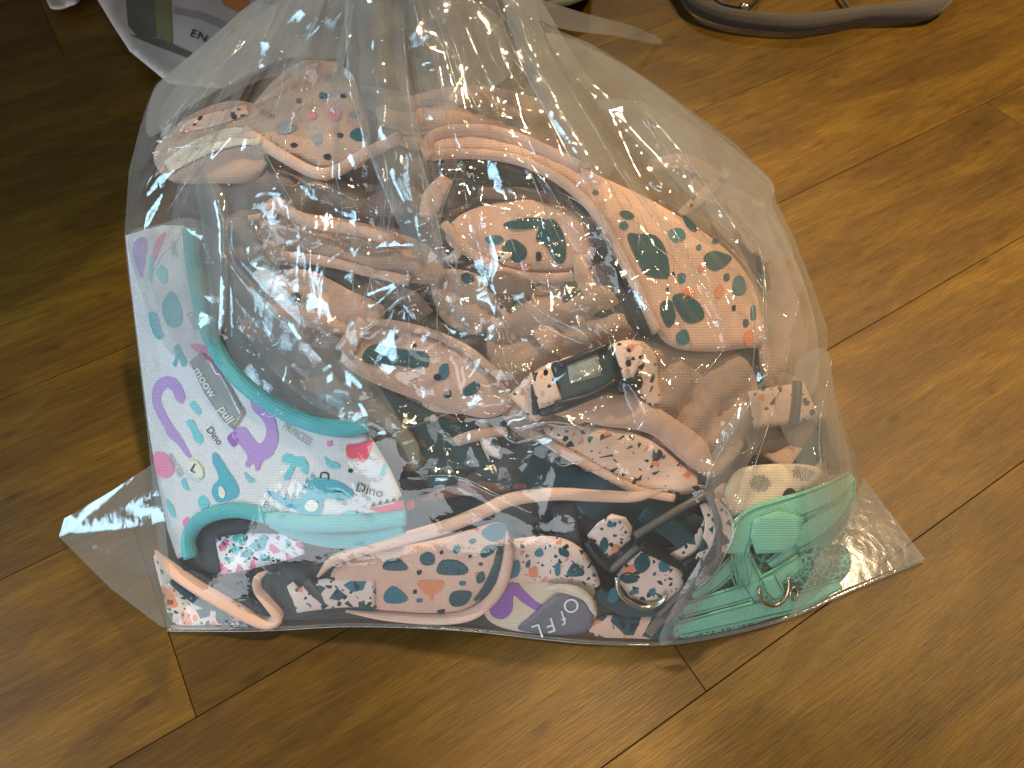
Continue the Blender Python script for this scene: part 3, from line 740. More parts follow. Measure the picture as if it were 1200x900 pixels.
t = item('dog_harness', 'tangle of peach, dark and dotted straps filling the gaps in the middle of the heap', 'dog harness', 560, 400)
rs = random.Random(5)
for k in range(34):
    x, y = rs.uniform(320, 880), rs.uniform(190, 520)
    if x < 400 and y > 400: continue
    a = rs.gauss(0.35, 0.5); L_ = rs.uniform(40, 85); c_ = rs.uniform(-14, 14); w_ = rs.choice([9, 14, 20, 26])
    dx, dy = math.cos(a) * L_ / 2, math.sin(a) * L_ / 2
    strap('strap', [(x - dx, y - dy, -3), (x - dy * c_ / 40, y + dx * c_ / 40, rs.uniform(0, 4)), (x + dx, y + dy, -3)], [w_ * .8, w_, w_ * .8], zlayer(rs.uniform(.012, .026), amp=.004, cell=40, seed=300 + k),
          M[rs.choice(['mauve', 'lining', 'peach', 'peach', 'peach_bind', 'dots', 'terrazzo_small', 'mauve', 'cream'])], t)
# --- pale terrazzo harness at the upper left, far back
t = item('dog_harness', 'pink printed harness at the top left of the heap, seen through several plies of film', 'dog harness', 360, 140)
zf = zlayer(.022, amp=.006, cell=60, seed=20)
_, zz = panel('chest_panel', [(285, 150), (305, 112), (340, 78), (372, 70), (410, 85), (430, 140), (432, 175), (425, 195), (385, 198), (335, 180)], zf, M['shaded_tan'], t, puff=.003, puffr=10)
rk = random.Random(23)
for k, (cx, cy) in enumerate([(334, 150), (350, 118), (378, 112), (402, 112), (366, 136), (392, 134), (416, 132), (344, 170), (372, 162), (398, 158), (420, 158), (384, 184), (410, 180), (360, 92), (388, 92), (318, 136)]):
    r_ = (13, 5, 6, 5, 7, 9, 6, 5, 8, 5, 11, 6, 5, 5, 6, 4)[k]
    decal('terrazzo_chip', [(cx + r_ * rk.uniform(.6, 1.1) * math.cos(a), cy + .75 * r_ * rk.uniform(.6, 1.1) * math.sin(a)) for a in (0, 1.1, 2.2, 3.3, 4.3, 5.3)], zz, M[('p_grey', 'p_ink', 'p_teal', 'p_ink', 'p_rose', 'p_rose', 'p_grey', 'p_ink')[k % 8]], t, grid=4)
tube('binding', [(285, 152), (330, 182), (380, 204), (430, 180), (470, 160)], 7, zf, M['peach_bind'], t, lift=.001)
tube('binding', [(300, 122), (340, 98), (358, 84), (374, 74)], [2, 5, 5, 2], zf, M['peach_bind'], t, lift=.002)
t = item('dog_harness', 'tan harness with cream and dotted straps at the far left shoulder of the bag', 'dog harness', 240, 160)
zf = zlayer(.024, amp=.004, cell=50, seed=22, fold=(-.5, 34, .008))
panel('chest_panel', [(180, 180), (215, 140), (270, 118), (310, 130), (318, 170), (300, 210), (250, 215), (200, 212)], zf, M['shaded_tan'], t, puff=.004, puffr=24)
strap('strap', [(196, 196), (236, 172), (276, 160), (306, 164)], [16, 22, 22, 14], zf, M['cream'], t, lift=.003)
strap('strap', [(210, 150), (250, 140), (290, 128)], [12, 16, 12], zf, M['dots'], t, lift=.003)
panel('chest_panel', [(440, 130), (490, 110), (560, 100), (640, 120), (680, 160), (690, 200), (640, 186), (560, 165), (480, 175)], zlayer(.030, amp=.004, cell=60, seed=23, fold=(.25, 30, .007)), M['shaded_tan'], t, puff=.004, puffr=20)

wrapper([(430, 120), (560, 95), (660, 120), (700, 200), (600, 190), (500, 200)], .014, 200, .005, t)
# --- rolled peach pieces in the middle left
t = item('dog_harness', 'rolled peach harness with two thick soft folds in the middle left of the heap', 'dog harness', 390, 280)
zf = zlayer(.014, amp=.003, cell=40, seed=30, fold=(.18, 30, .007))
panel('chest_panel', [(304, 262), (312, 236), (330, 232), (352, 248), (400, 256), (450, 268), (505, 290), (520, 330), (470, 330), (420, 318), (360, 312), (318, 306)], zf, M['shaded_tan'], t, puff=.006, puffr=26)
panel('chest_panel', [(310, 345), (325, 318), (365, 318), (410, 340), (450, 360), (440, 385), (400, 392), (350, 380), (322, 368)], zlayer(.014, amp=.003, cell=40, seed=31, fold=(.3, 26, .005)), M['peach'], t, puff=.004, puffr=10)
tube('binding', [(316, 256), (322, 242), (345, 252), (370, 262), (420, 270), (470, 286)], 7, zf, M['peach_bind'], t, lift=.003)
tube('binding', [(330, 300), (380, 306), (430, 318), (480, 330)], 6, zf, M['peach_bind'], t, lift=.002)
decal('terrazzo_chip', [(338, 346), (350, 343), (352, 356), (342, 358)], zlayer(.0125, amp=.003, cell=40, seed=31, fold=(.3, 26, .005)), M['p_ink'], t)
strap('strap', [(416, 350), (450, 338), (480, 350), (500, 372)], 22, zlayer(.015, seed=33), M['mauve'], t)
strap('strap', [(360, 316), (420, 334), (470, 345)], 16, zlayer(.017, seed=34), M['lining'], t)

wrapper([(296, 240), (330, 215), (400, 230), (480, 250), (525, 300), (510, 345), (470, 400), (400, 410), (340, 395), (300, 340)], .004, 202, .006, t)
t = item('dog_harness', 'terrazzo harness strip with one long dark teal chip and a peach edge, left of centre', 'dog harness', 490, 420)
zf = zlayer(.011, amp=.004, cell=60, seed=36)
_, zz = panel('chest_panel', [(400, 418), (418, 385), (440, 372), (500, 392), (550, 415), (590, 450), (600, 475), (570, 490), (520, 478), (470, 462), (420, 440)], zf, M['peach'], t, puff=.005, puffr=14)
for pts, mt in [([(424, 420), (436, 404), (462, 408), (500, 414), (498, 432), (462, 428), (438, 428)], 'p_teal'), ([(515, 430), (524, 426), (526, 440), (516, 446)], 'p_blue'), ([(543, 456), (558, 446), (563, 452), (556, 462), (545, 464)], 'p_teal'),
                ([(508, 440), (516, 438), (516, 446), (510, 446)], 'p_ink'), ([(520, 460), (528, 458), (528, 466), (521, 466)], 'p_ink'), ([(460, 394), (466, 393), (466, 398), (461, 398)], 'p_ink'), ([(482, 404), (488, 403), (488, 407), (483, 407)], 'p_ink')]:
    decal('terrazzo_chip', pts, zz, M[mt], t)
strap('edge_strip', [(402, 414), (412, 398), (428, 376)], 22, zf, M['peach_bind'], t, lift=.004)
tube('binding', [(430, 376), (490, 386), (545, 408), (590, 445)], 5, zf, M['peach_bind'], t, lift=.002)
panel('chest_panel', [(430, 455), (480, 470), (540, 495), (590, 490), (600, 530), (540, 550), (470, 530), (425, 500)], zlayer(.020, amp=.006, cell=40, seed=37, fold=(.4, 30, .006)), M['navy'], t, puff=.004)

wrapper([(390, 400), (430, 360), (520, 380), (600, 420), (630, 480), (610, 560), (540, 580), (470, 540), (420, 490)], .003, 204, .006, t)
# --- terrazzo roll, centre top
t = item('dog_harness', 'rolled terrazzo harness with large dark teal chips below the big peach arc', 'dog harness', 610, 280)
zf = zlayer(.014, amp=.004, cell=60, seed=40)
_, zz = panel('chest_panel', [(522, 278), (535, 255), (570, 240), (620, 232), (665, 240), (692, 262), (696, 300), (680, 318), (640, 322), (600, 320), (560, 306), (535, 294)], zf, M['peach'], t, puff=.014, puffr=34)
for pts, mt in [([(590, 262), (618, 255), (640, 258), (625, 267), (600, 268)], 'p_teal'), ([(588, 290), (600, 280), (616, 290), (616, 302), (605, 308), (592, 296)], 'p_teal'), ([(636, 260), (650, 258), (662, 280), (662, 305), (652, 308), (640, 288), (628, 280)], 'p_teal'),
                ([(568, 278), (586, 276), (590, 283), (574, 286)], 'p_blue'), ([(628, 296), (634, 296), (634, 306), (629, 306)], 'p_ink'), ([(602, 312), (622, 310), (618, 318)], 'p_orange')]:
    decal('terrazzo_chip', pts, zz, M[mt], t, grid=5)
tube('binding', [(520, 262), (545, 290), (590, 318), (640, 326), (695, 322)], 6, zf, M['peach_bind'], t, lift=-.002)
_, zz2 = panel('chest_panel', [(505, 325), (530, 315), (570, 325), (600, 345), (590, 380), (550, 392), (515, 370)], zlayer(.018, amp=.004, cell=40, seed=41, fold=(.5, 30, .006)), M['shaded_tan'], t, puff=.008, puffr=20)
decal('terrazzo_chip', [(540, 322), (552, 320), (556, 330), (544, 332)], zz2, M['p_teal'], t)
strap('side_roll', [(500, 256), (508, 232), (524, 208)], [18, 26, 16], zlayer(.012, seed=42, fold=(1.2, 14, .003)), M['peach'], t)
strap('strap', [(545, 200), (600, 205), (650, 222), (690, 245)], [20, 26, 30, 30], zlayer(.022, amp=.003, seed=43), M['lining'], t)
strap('strap', [(560, 225), (620, 228), (660, 236)], [14, 16, 14], zlayer(.017, seed=44), M['mauve'], t)

wrapper([(490, 230), (540, 190), (620, 200), (690, 240), (720, 300), (700, 380), (620, 400), (540, 390), (495, 330)], .004, 206, .007, t)
# --- big terrazzo harness at the upper right
t = item('dog_harness', 'large peach terrazzo harness panel curving down the upper right of the heap', 'dog harness', 800, 320)
zf = zlayer(.008, amp=.003, cell=120, seed=50)
_, zz = panel('chest_panel', [(500, 166), (520, 154), (556, 152), (600, 160), (650, 182), (700, 205), (750, 228), (800, 256), (850, 292), (880, 330), (892, 370), (893, 404), (872, 408), (840, 412), (800, 410), (776, 398), (758, 365), (738, 320), (715, 278), (688, 240), (655, 210), (610, 190), (560, 182), (520, 186), (504, 182)], zf, M['peach'], t, puff=.005, puffr=12, thick=.004)
chips = [([(735, 276), (748, 274), (768, 276), (780, 292), (785, 322), (776, 326), (758, 322), (748, 308)], 'p_teal'), ([(825, 300), (836, 294), (850, 297), (858, 302), (850, 312), (838, 317), (828, 312)], 'p_teal'),
 ([(726, 248), (736, 247), (744, 253), (738, 257), (730, 255)], 'p_teal'), ([(726, 262), (732, 259), (737, 264), (733, 269), (727, 267)], 'p_blue'), ([(800, 252), (808, 256), (818, 268), (815, 272), (806, 266)], 'p_teal'), ([(784, 270), (798, 267), (804, 278), (794, 284), (784, 278)], 'p_blue'),
 ([(794, 322), (802, 320), (804, 328), (797, 332)], 'p_blue'), ([(848, 322), (854, 320), (855, 328), (849, 329)], 'p_teal'), ([(860, 326), (870, 324), (875, 340), (868, 346), (859, 344)], 'p_blue'), ([(880, 360), (885, 358), (886, 373), (880, 374)], 'p_blue'),
 ([(838, 338), (846, 333), (848, 344), (842, 350), (837, 346)], 'p_orange'), ([(800, 340), (812, 338), (814, 348), (802, 352)], 'p_orange'), ([(872, 392), (880, 386), (884, 402), (874, 404)], 'p_orange'),
 ([(774, 356), (786, 352), (792, 372), (784, 384), (776, 372)], 'p_teal'), ([(788, 348), (802, 344), (822, 358), (824, 374), (806, 378), (794, 364)], 'p_teal'), ([(792, 392), (804, 386), (808, 400), (796, 404)], 'p_blue'), ([(871, 374), (877, 375), (877, 382), (872, 383)], 'p_teal'),
 ([(696, 222), (702, 225), (700, 229), (694, 226)], 'p_teal'), ([(786, 320), (790, 318), (791, 324)], 'p_ink'), ([(816, 288), (821, 286), (822, 292), (817, 293)], 'p_blue'), ([(835, 280), (842, 279), (842, 284), (836, 285)], 'p_teal'), ([(858, 358), (862, 357), (862, 364), (858, 364)], 'p_ink'), ([(780, 338), (783, 336), (784, 342)], 'p_ink'), ([(818, 310), (825, 314), (820, 319)], 'p_orange')]
for pts, mt in chips: decal('terrazzo_chip', pts, zz, M[mt], t, grid=5)
tube('binding', [(506, 184), (500, 174), (508, 160), (535, 153), (575, 154), (620, 168), (680, 196)], 7, zf, M['peach_bind'], t, lift=.001)
tube('binding', [(505, 183), (540, 180), (600, 186), (650, 207), (690, 240), (720, 285), (745, 335), (770, 390)], 6, zf, M['peach_bind'], t, lift=.000)
strap('inner_edge', [(535, 188), (600, 194), (650, 216), (688, 252), (716, 300), (738, 350), (752, 385)], [8, 12, 16, 18, 18, 16, 12], zlayer(.014, seed=51), M['lining'], t)

wrapper([(700, 240), (790, 260), (860, 300), (898, 360), (905, 430), (850, 450), (780, 420), (740, 350)], .001, 208, .004, t)
# --- crumpled peach cloth in the centre
t = item('dog_harness', 'plain peach crumpled harness back around the black buckle', 'dog harness', 700, 390)
zf = zlayer(.018, amp=.006, cell=44, seed=60, fold=(-.5, 46, .010))
panel('chest_panel', [(570, 395), (600, 360), (640, 330), (690, 322), (720, 345), (745, 390), (800, 410), (870, 418), (888, 470), (860, 540), (820, 560), (760, 520), (690, 500), (640, 520), (590, 490)], zf, M['shaded_tan'], t, puff=.006, puffr=20)
panel('side_fold', [(640, 480), (690, 458), (740, 462), (790, 490), (828, 520), (835, 560), (800, 540), (760, 508), (700, 498)], zlayer(.008, amp=.003, cell=40, seed=61), M['peach_bind'], t, puff=.006, puffr=14)
zd = zlayer(.010, amp=.003, cell=50, seed=62)
panel('strap_panel', [(625, 505), (680, 500), (750, 510), (800, 545), (828, 570), (795, 580), (740, 575), (690, 552), (650, 530)], zd, M['dots'], t, puff=.004, puffr=10)
tube('binding', [(622, 506), (660, 528), (700, 550), (745, 574), (790, 584)], 5, zd, M['peach_bind'], t, lift=.002)
strap('strap', [(660, 345), (710, 350), (750, 362)], [40, 46, 40], zlayer(.016, amp=.003, seed=63), M['lining'], t)
strap('strap', [(690, 318), (720, 320), (748, 330)], [20, 24, 22], zlayer(.019, seed=64), M['mauve'], t)

wrapper([(570, 380), (640, 330), (720, 330), (780, 400), (880, 420), (890, 500), (850, 570), (760, 540), (640, 540), (580, 470)], .003, 210, .006, t)
# --- black side release buckle on terrazzo webbing
t = item('dog_collar', 'dotted terrazzo collar with a black side release buckle in the middle of the bag', 'dog collar', 690, 445)
zb = zlayer(.004, gx=-.00002, cx=690, cy=445)
strap('webbing', [(612, 480), (634, 458), (660, 444), (700, 432), (735, 422), (748, 424), (757, 450), (770, 474)], [46, 46, 46, 44, 46, 44, 30, 16], zb, M['dots'], t, lift=-.001)
_, zk = panel('buckle', [(646, 428), (656, 424), (700, 408), (716, 402), (722, 402), (728, 428), (726, 452), (705, 464), (690, 470), (660, 482), (634, 488), (631, 480), (650, 470)], lambda x, y: zb(x, y) + .005, M['petrol'], t, thick=.007, puff=.003, puffr=8)
tube('buckle_bar', [(627, 436), (626, 460), (628, 486)], 4, lambda x, y: zb(x, y) + .004, M['black'], t)
panel('buckle_plate', [(664, 424), (700, 414), (705, 440), (668, 450)], lambda x, y: zk(x, y) + .0012, M['label'], t, thick=.001, smooth_out=False)
tube('buckle_ridge', [(655, 428), (690, 414), (712, 405)], 4, lambda x, y: zb(x, y) + .006, M['black'], t)
tube('buckle_ridge', [(650, 474), (690, 464), (722, 446)], 4, lambda x, y: zb(x, y) + .005, M['black'], t)
strap('webbing', [(626, 458), (640, 454), (652, 450)], [44, 42, 40], zb, M['dots'], t, lift=.006)
panel('slider', [(722, 444), (738, 440), (752, 442), (752, 454), (740, 460), (724, 460)], lambda x, y: zb(x, y) + .006, M['black'], t, thick=.006, puff=.002, puffr=5)
strap('webbing', [(724, 424), (738, 420), (750, 424)], [44, 44, 40], zb, M['dots'], t, lift=.009)
for pts in ([(734, 409), (738, 408), (740, 412), (736, 413)], [(733, 424), (738, 421), (740, 428), (735, 430)], [(637, 434), (642, 433), (642, 439), (638, 440)]):
    decal('terrazzo_chip', pts, zb, M['p_ink'], t, lift=.0115, grid=3)

t = item('dog_harness', 'pale tan harness back between the large terrazzo panel and right edge of the bag', 'dog harness', 915, 380)
panel('chest_panel', [(800, 205), (850, 215), (898, 245), (934, 310), (955, 380), (958, 450), (930, 480), (895, 450), (885, 380), (870, 310), (830, 260)], zlayer(.022, amp=.004, cell=50, seed=120, fold=(1.1, 36, .006)), M['shaded_tan'], t, puff=.003, puffr=10)
strap('strap', [(868, 262), (885, 285), (896, 310)], [16, 22, 14], zlayer(.014, seed=121), M['peach'], t)
strap('strap', [(884, 296), (894, 318), (900, 340)], [8, 12, 8], zlayer(.012, seed=122), M['lining'], t)
strap('strap', [(900, 520), (930, 536), (962, 548)], [30, 36, 26], zlayer(.017, seed=123, amp=.003), M['peach'], t)
# --- right side: strap with black slider, cream strap
t = item('dog_collar', 'peach printed strap with a black slider bar at the right edge of the heap', 'dog collar', 910, 480)
zf = zlayer(.010, amp=.002, cell=40, seed=70)
strap('webbing', [(880, 482), (905, 478), (935, 472), (950, 466)], [46, 48, 46, 40], zf, M['dots'], t)
tube('slider_bar', [(934, 448), (933, 470), (930, 498)], 6, zf, M['black'], t, lift=.003)
tube('slider_bar', [(885, 506), (905, 503), (930, 500)], 4, zf, M['black'], t, lift=.001)
strap('strap', [(876, 520), (920, 512), (960, 510)], [30, 36, 36], zlayer(.018, seed=71), M['mauve'], t)
strap('strap', [(965, 490), (972, 520), (978, 556)], [14, 18, 14], zlayer(.010, seed=72), M['lining'], t)
strap('strap', [(936, 550), (952, 530), (962, 505)], [20, 24, 14], zlayer(.014, seed=73), M['navy'], t)
t = item('dog_harness', 'cream strap printed with grey dotted flowers above the mint webbing', 'dog harness', 900, 570)
zf = zlayer(.006, amp=.002, cell=60, seed=74)
_, zz = panel('strap_panel', [(850, 572), (866, 550), (900, 544), (940, 544), (962, 550), (955, 566), (930, 582), (905, 594), (880, 602), (858, 604), (848, 592)], zf, M['cream'], t, puff=.005, puffr=10)
for cx, cy, R, n in ((891, 566, 12, 46), (942, 552, 13, 46)):
    V = []; fc = []
    for i in range(n):
        a = i * 2.399; rr = R * math.sqrt((i + .5) / n); q = 1.3
        bx, by = cx + rr * math.cos(a), cy + .8 * rr * math.sin(a)
        if not inside(np.array([bx]), np.array([by]), [(850, 572), (866, 552), (900, 546), (940, 546), (958, 551), (930, 580), (880, 600)])[0]: continue
        b0 = len(V)
        for k in range(5):
            x, y = bx + q * math.cos(k * 1.2566), by - q * math.sin(k * 1.2566)
            V.append(unp(np.array([x]), np.array([y]), zz(np.array([x]), np.array([y])) + .0008)[0])
        fc.append(tuple(range(b0, b0 + 5)))
    mesh_obj('flower_print', V, fc, M['p_grey'], t)
decal('print_blot', [(918, 578), (924, 572), (931, 574), (932, 582), (924, 587), (918, 584)], zz, M['p_ink'], t, grid=4)
panel('strap_panel', [(835, 578), (850, 566), (858, 590), (850, 606), (838, 600)], zlayer(.010, seed=75), M['peach'], t, puff=.004, puffr=8)

# --- mint harness, lower right
t = item('dog_harness', 'mint green harness with folded webbing and a brass ring in the lower right corner', 'dog harness', 900, 660)
panel('mesh_panel', [(788, 745), (800, 700), (850, 660), (900, 645), (950, 640), (990, 640), (995, 670), (960, 700), (900, 726), (840, 742)], zlayer(.017, amp=.003, cell=40, seed=80), M['mint_mesh'], t, puff=.003, puffr=10)
panel('mesh_pouch', [(930, 652), (955, 640), (978, 646), (987, 664), (982, 682), (955, 696), (932, 696), (925, 676)], zlayer(.008, amp=.002, seed=81), M['mint_mesh'], t, puff=.006, puffr=14)
ML = [([(862, 650), (866, 630), (884, 612), (915, 600), (950, 588), (980, 574), (999, 558)], [30, 34, 36, 34, 30, 26, 14], zlayer(.004, seed=82)),
      ([(930, 634), (955, 618), (976, 600), (990, 582), (999, 564)], [30, 34, 32, 24, 10], zlayer(.007, seed=83)),
      ([(905, 668), (930, 650), (958, 634), (984, 606), (994, 590)], [26, 30, 28, 22, 12], zlayer(.012, seed=89)),
      ([(868, 648), (874, 668), (886, 690), (892, 704)], [24, 28, 28, 22], zlayer(.006, seed=85)),
      ([(795, 738), (840, 727), (890, 715), (940, 703), (985, 684)], [18, 22, 24, 22, 12], zlayer(.004, seed=86)),
      ([(800, 716), (840, 704), (880, 692), (915, 674), (940, 658)], [16, 20, 22, 22, 20], zlayer(.007, seed=87)),
      ([(812, 700), (836, 684), (856, 664), (866, 650)], [10, 16, 18, 14], zlayer(.009, seed=90)),
      ([(900, 676), (906, 690), (914, 700)], [22, 24, 18], zlayer(.004, seed=88))]
for P_, W_, z_ in ML:
    strap('webbing', P_, W_, z_, M['mint'], t, edge=.0004, thick=.0014)
    Q_ = np.array(P_, float); tn_ = np.gradient(Q_, axis=0); tn_ /= np.linalg.norm(tn_, axis=1)[:, None]
    for sg in (-1, 1):
        E_ = Q_ + np.c_[-tn_[:, 1], tn_[:, 0]] * (sg * np.array(W_) * .36)[:, None]
        tube('stitching', [tuple(e) for e in E_], .7, z_, M['mint_thread'], t, lift=.0003, seg=5)
panel('webbing_tab', [(882, 608), (912, 598), (942, 606), (936, 634), (924, 647), (886, 649), (879, 630)], zlayer(.002, seed=84), M['mint'], t, puff=.0006, puffr=3, smooth_out=False, thick=.0014)
tube('ring', [(924, 676), (924, 690), (918, 704), (905, 710), (893, 704), (889, 690)], 2.2, zlayer(.002), M['brass'], t, lift=.001)
tube('ring', [(928, 690), (934, 688), (935, 698), (930, 703), (926, 697)], 1.6, zlayer(.002), M['brass'], t, closed=True)
for k in range(6):
    x = 858 + k * 4
    tube('loose_thread', [(x, 650), (x - 2 + k, 668), (x + 5 - k, 690)], .8, zlayer(.003), M['mint'], t, seg=5)
decal('blue_patch', [(948, 616), (968, 608), (975, 622), (955, 634)], zlayer(.010), M['p_aqua'], t)

# --- front right: terrazzo straps in black sliders and the metal D ring
t = item('dog_collar', 'terrazzo strap looped through a black slider, left of the silver D ring', 'dog collar', 715, 628)
zf = zlayer(.005, seed=90)
_, zz = panel('webbing', [(688, 627), (700, 613), (717, 602), (733, 606), (741, 618), (739, 632), (722, 646), (709, 657), (698, 645)], zf, M['print_ground'], t, puff=.005, puffr=9, smooth_out=False, grid=5)
decal('terrazzo_chip', [(702, 640), (707, 630), (712, 633), (712, 644), (706, 648)], zz, M['p_teal'], t, grid=4)
decal('terrazzo_chip', [(716, 644), (721, 638), (726, 642), (722, 648)], zz, M['p_orange'], t, grid=4)
decal('terrazzo_chip', [(711, 614), (718, 612), (720, 617), (713, 618)], zz, M['p_blue'], t, grid=4)
tube('slider_bar', [(688, 634), (700, 652), (716, 668)], 4.5, zf, M['black'], t, lift=.002)
tube('slider_bar', [(716, 668), (732, 654), (748, 640)], 4, zf, M['greybar'], t, lift=.004)
tube('slider_bar', [(744, 628), (770, 612), (800, 594), (830, 578)], 4.5, zf, M['greybar'], t, lift=.005)
tube('slider_bar', [(770, 722), (800, 694), (842, 656)], 4, zlayer(.001), M['greybar'], t)
tube('slider_bar', [(830, 578), (838, 600), (842, 630), (842, 656)], 3.5, zf, M['greybar'], t, lift=.003)
tube('slider_bar', [(742, 634), (772, 644), (806, 660), (838, 662)], 4, zlayer(.012), M['black'], t)
for k, (x, y) in enumerate([(705, 620), (726, 612), (733, 624), (697, 634), (720, 628), (711, 650), (728, 636)]):
    decal('terrazzo_chip', [(x - 2, y), (x, y - 2), (x + 2, y), (x + .5, y + 2)], zz, M[('p_ink', 'p_teal')[k % 2]], t, grid=4)
for P_ in ([(688, 634), (718, 668)], [(718, 668), (750, 640)], [(744, 628), (832, 577)], [(750, 640), (800, 664)], [(832, 577), (848, 640)], [(800, 664), (848, 640)]):
    a_, b_ = np.array(P_[0], float), np.array(P_[1], float); n_ = np.array([-(b_ - a_)[1], (b_ - a_)[0]]); n_ /= np.linalg.norm(n_)
    panel('slider_frame', [tuple(a_ + n_ * 5), tuple(b_ + n_ * 5), tuple(b_ - n_ * 5), tuple(a_ - n_ * 5)], zlayer(.0035), M['black'], t, thick=.003, puff=.001, puffr=3, smooth_out=False, grid=4)
for k, P_ in enumerate(([(836, 586), (850, 606), (852, 630), (842, 652)], [(824, 590), (832, 612), (828, 636), (818, 656)])):
    strap('webbing', P_, [9, 12, 12, 7], zlayer(.003, seed=130 + k), M['terrazzo_small'], t, edge=.0004)
    tube('webbing_edge', [(x + 6, y) for x, y in P_], [.6, 1.6, 1.6, .6], zlayer(.0025, seed=130 + k), M['white'], t, seg=6)
strap('strap', [(752, 600), (790, 622), (824, 660)], [18, 26, 20], zlayer(.010, amp=.002, seed=133), M['navy'], t)
t = item('dog_collar', 'terrazzo strap folded through the silver D ring at the front', 'dog collar', 760, 680)
zf = zlayer(.006, seed=92)
_, zz = panel('webbing', [(721, 676), (738, 654), (755, 639), (778, 650), (799, 667), (803, 698), (790, 704), (760, 708), (738, 700)], zf, M['print_ground'], t, puff=.004, puffr=9, smooth_out=False, grid=5)
for pts, mt in [([(744, 656), (756, 648), (762, 662), (752, 672), (744, 666)], 'p_teal'), ([(726, 676), (738, 670), (748, 680), (734, 684)], 'p_teal'), ([(772, 660), (782, 656), (784, 668), (774, 670)], 'p_blue'), ([(730, 668), (742, 662), (744, 670), (734, 674)], 'p_orange'), ([(760, 692), (768, 690), (766, 700)], 'p_blue')]:
    decal('terrazzo_chip', pts, zz, M[mt], t, grid=4)
tube('ring', [(723, 676), (724, 690), (732, 702), (748, 711), (764, 711), (776, 704), (780, 697)], 3, zf, M['metal'], t, lift=.004, seg=12)
strap('strap', [(700, 695), (740, 716), (790, 712)], [16, 16, 14], zlayer(.010), M['navy'], t)
decal('blue_chip', [(716, 690), (726, 690), (722, 706), (712, 704)], zlayer(.0085), M['p_blue'], t, grid=5)
strap('strap', [(788, 655), (812, 640), (830, 612), (836, 585)], [14, 14, 12, 8], zlayer(.008), M['terrazzo_small'], t)
strap('strap', [(826, 652), (846, 630), (854, 606), (846, 584)], [12, 12, 10, 6], zlayer(.006), M['terrazzo_small'], t)
t = item('dog_collar', 'pale terrazzo strap laid flat across the front between harness panel and slider', 'dog collar', 640, 660)
zf = zlayer(.009, amp=.002, cell=60, seed=94)
_, zz = panel('webbing', [(588, 640), (600, 632), (640, 628), (668, 634), (688, 650), (700, 672), (700, 688), (660, 684), (620, 682), (588, 680)], zf, M['print_ground'], t, puff=.004, puffr=12)
for pts, mt in [([(594, 664), (606, 656), (610, 664), (606, 676), (594, 676)], 'p_blue'), ([(664, 672), (672, 660), (682, 666), (684, 674), (668, 676)], 'p_teal'), ([(626, 648), (633, 642), (637, 650), (630, 653)], 'p_blue'), ([(655, 642), (666, 646), (666, 653), (656, 650)], 'p_teal'), ([(620, 668), (628, 664), (630, 676), (620, 676)], 'p_orange'), ([(650, 662), (656, 660), (656, 674), (651, 674)], 'p_blue'), ([(616, 660), (621, 656), (621, 664), (616, 665)], 'p_teal')]:
    decal('terrazzo_chip', pts, zz, M[mt], t, grid=4)

# --- purple printed cloth with a grey tag, bottom centre
t = item('dog_bandana', 'white purple printed cloth with a grey lettered tag at the bag bottom edge', 'printed cloth', 630, 710)
zf = zlayer(.012, seed=96)
_, zz = panel('cloth', [(575, 690), (590, 682), (640, 680), (690, 684), (698, 700), (694, 730), (640, 742), (590, 736), (568, 720)], zf, M['cream'], t, puff=.003, puffr=8)
decal('purple_print', [(578, 692), (600, 682), (612, 690), (626, 704), (636, 710), (630, 716), (612, 706), (602, 698), (600, 716), (588, 726), (574, 718)], zz, M['p_purple'], t, grid=5)
zt = zlayer(.006, seed=97)
_, zz = panel('tag', [(608, 738), (622, 722), (640, 706), (655, 696), (675, 698), (690, 708), (696, 722), (690, 738), (660, 744)], zt, M['tag'], t, thick=.0008, smooth_out=True, grid=5)
for ch, x, y in (('O', 669, 709), ('f', 660, 723), ('F', 645, 732), ('L', 630, 739)):
    lettering('lettering', ch, x, y, 24, 162, zz, M['p_white'], t)
panel('cloth_edge', [(636, 690), (655, 684), (680, 688), (695, 702), (699, 722), (692, 716), (684, 704), (664, 696)], zlayer(.004), M['cream'], t, thick=.001)
t = item('dog_harness', 'pale pink harness end along the bottom edge under the D ring', 'dog harness', 740, 735)
panel('chest_panel', [(690, 736), (705, 722), (740, 722), (775, 724), (790, 735), (780, 748), (740, 748), (700, 746)], zlayer(.008, seed=98), M['terrazzo'], t, puff=.003, puffr=8)
tube('binding', [(760, 742), (772, 728), (790, 716), (802, 700)], 6, zlayer(.006), M['mauve'], t)

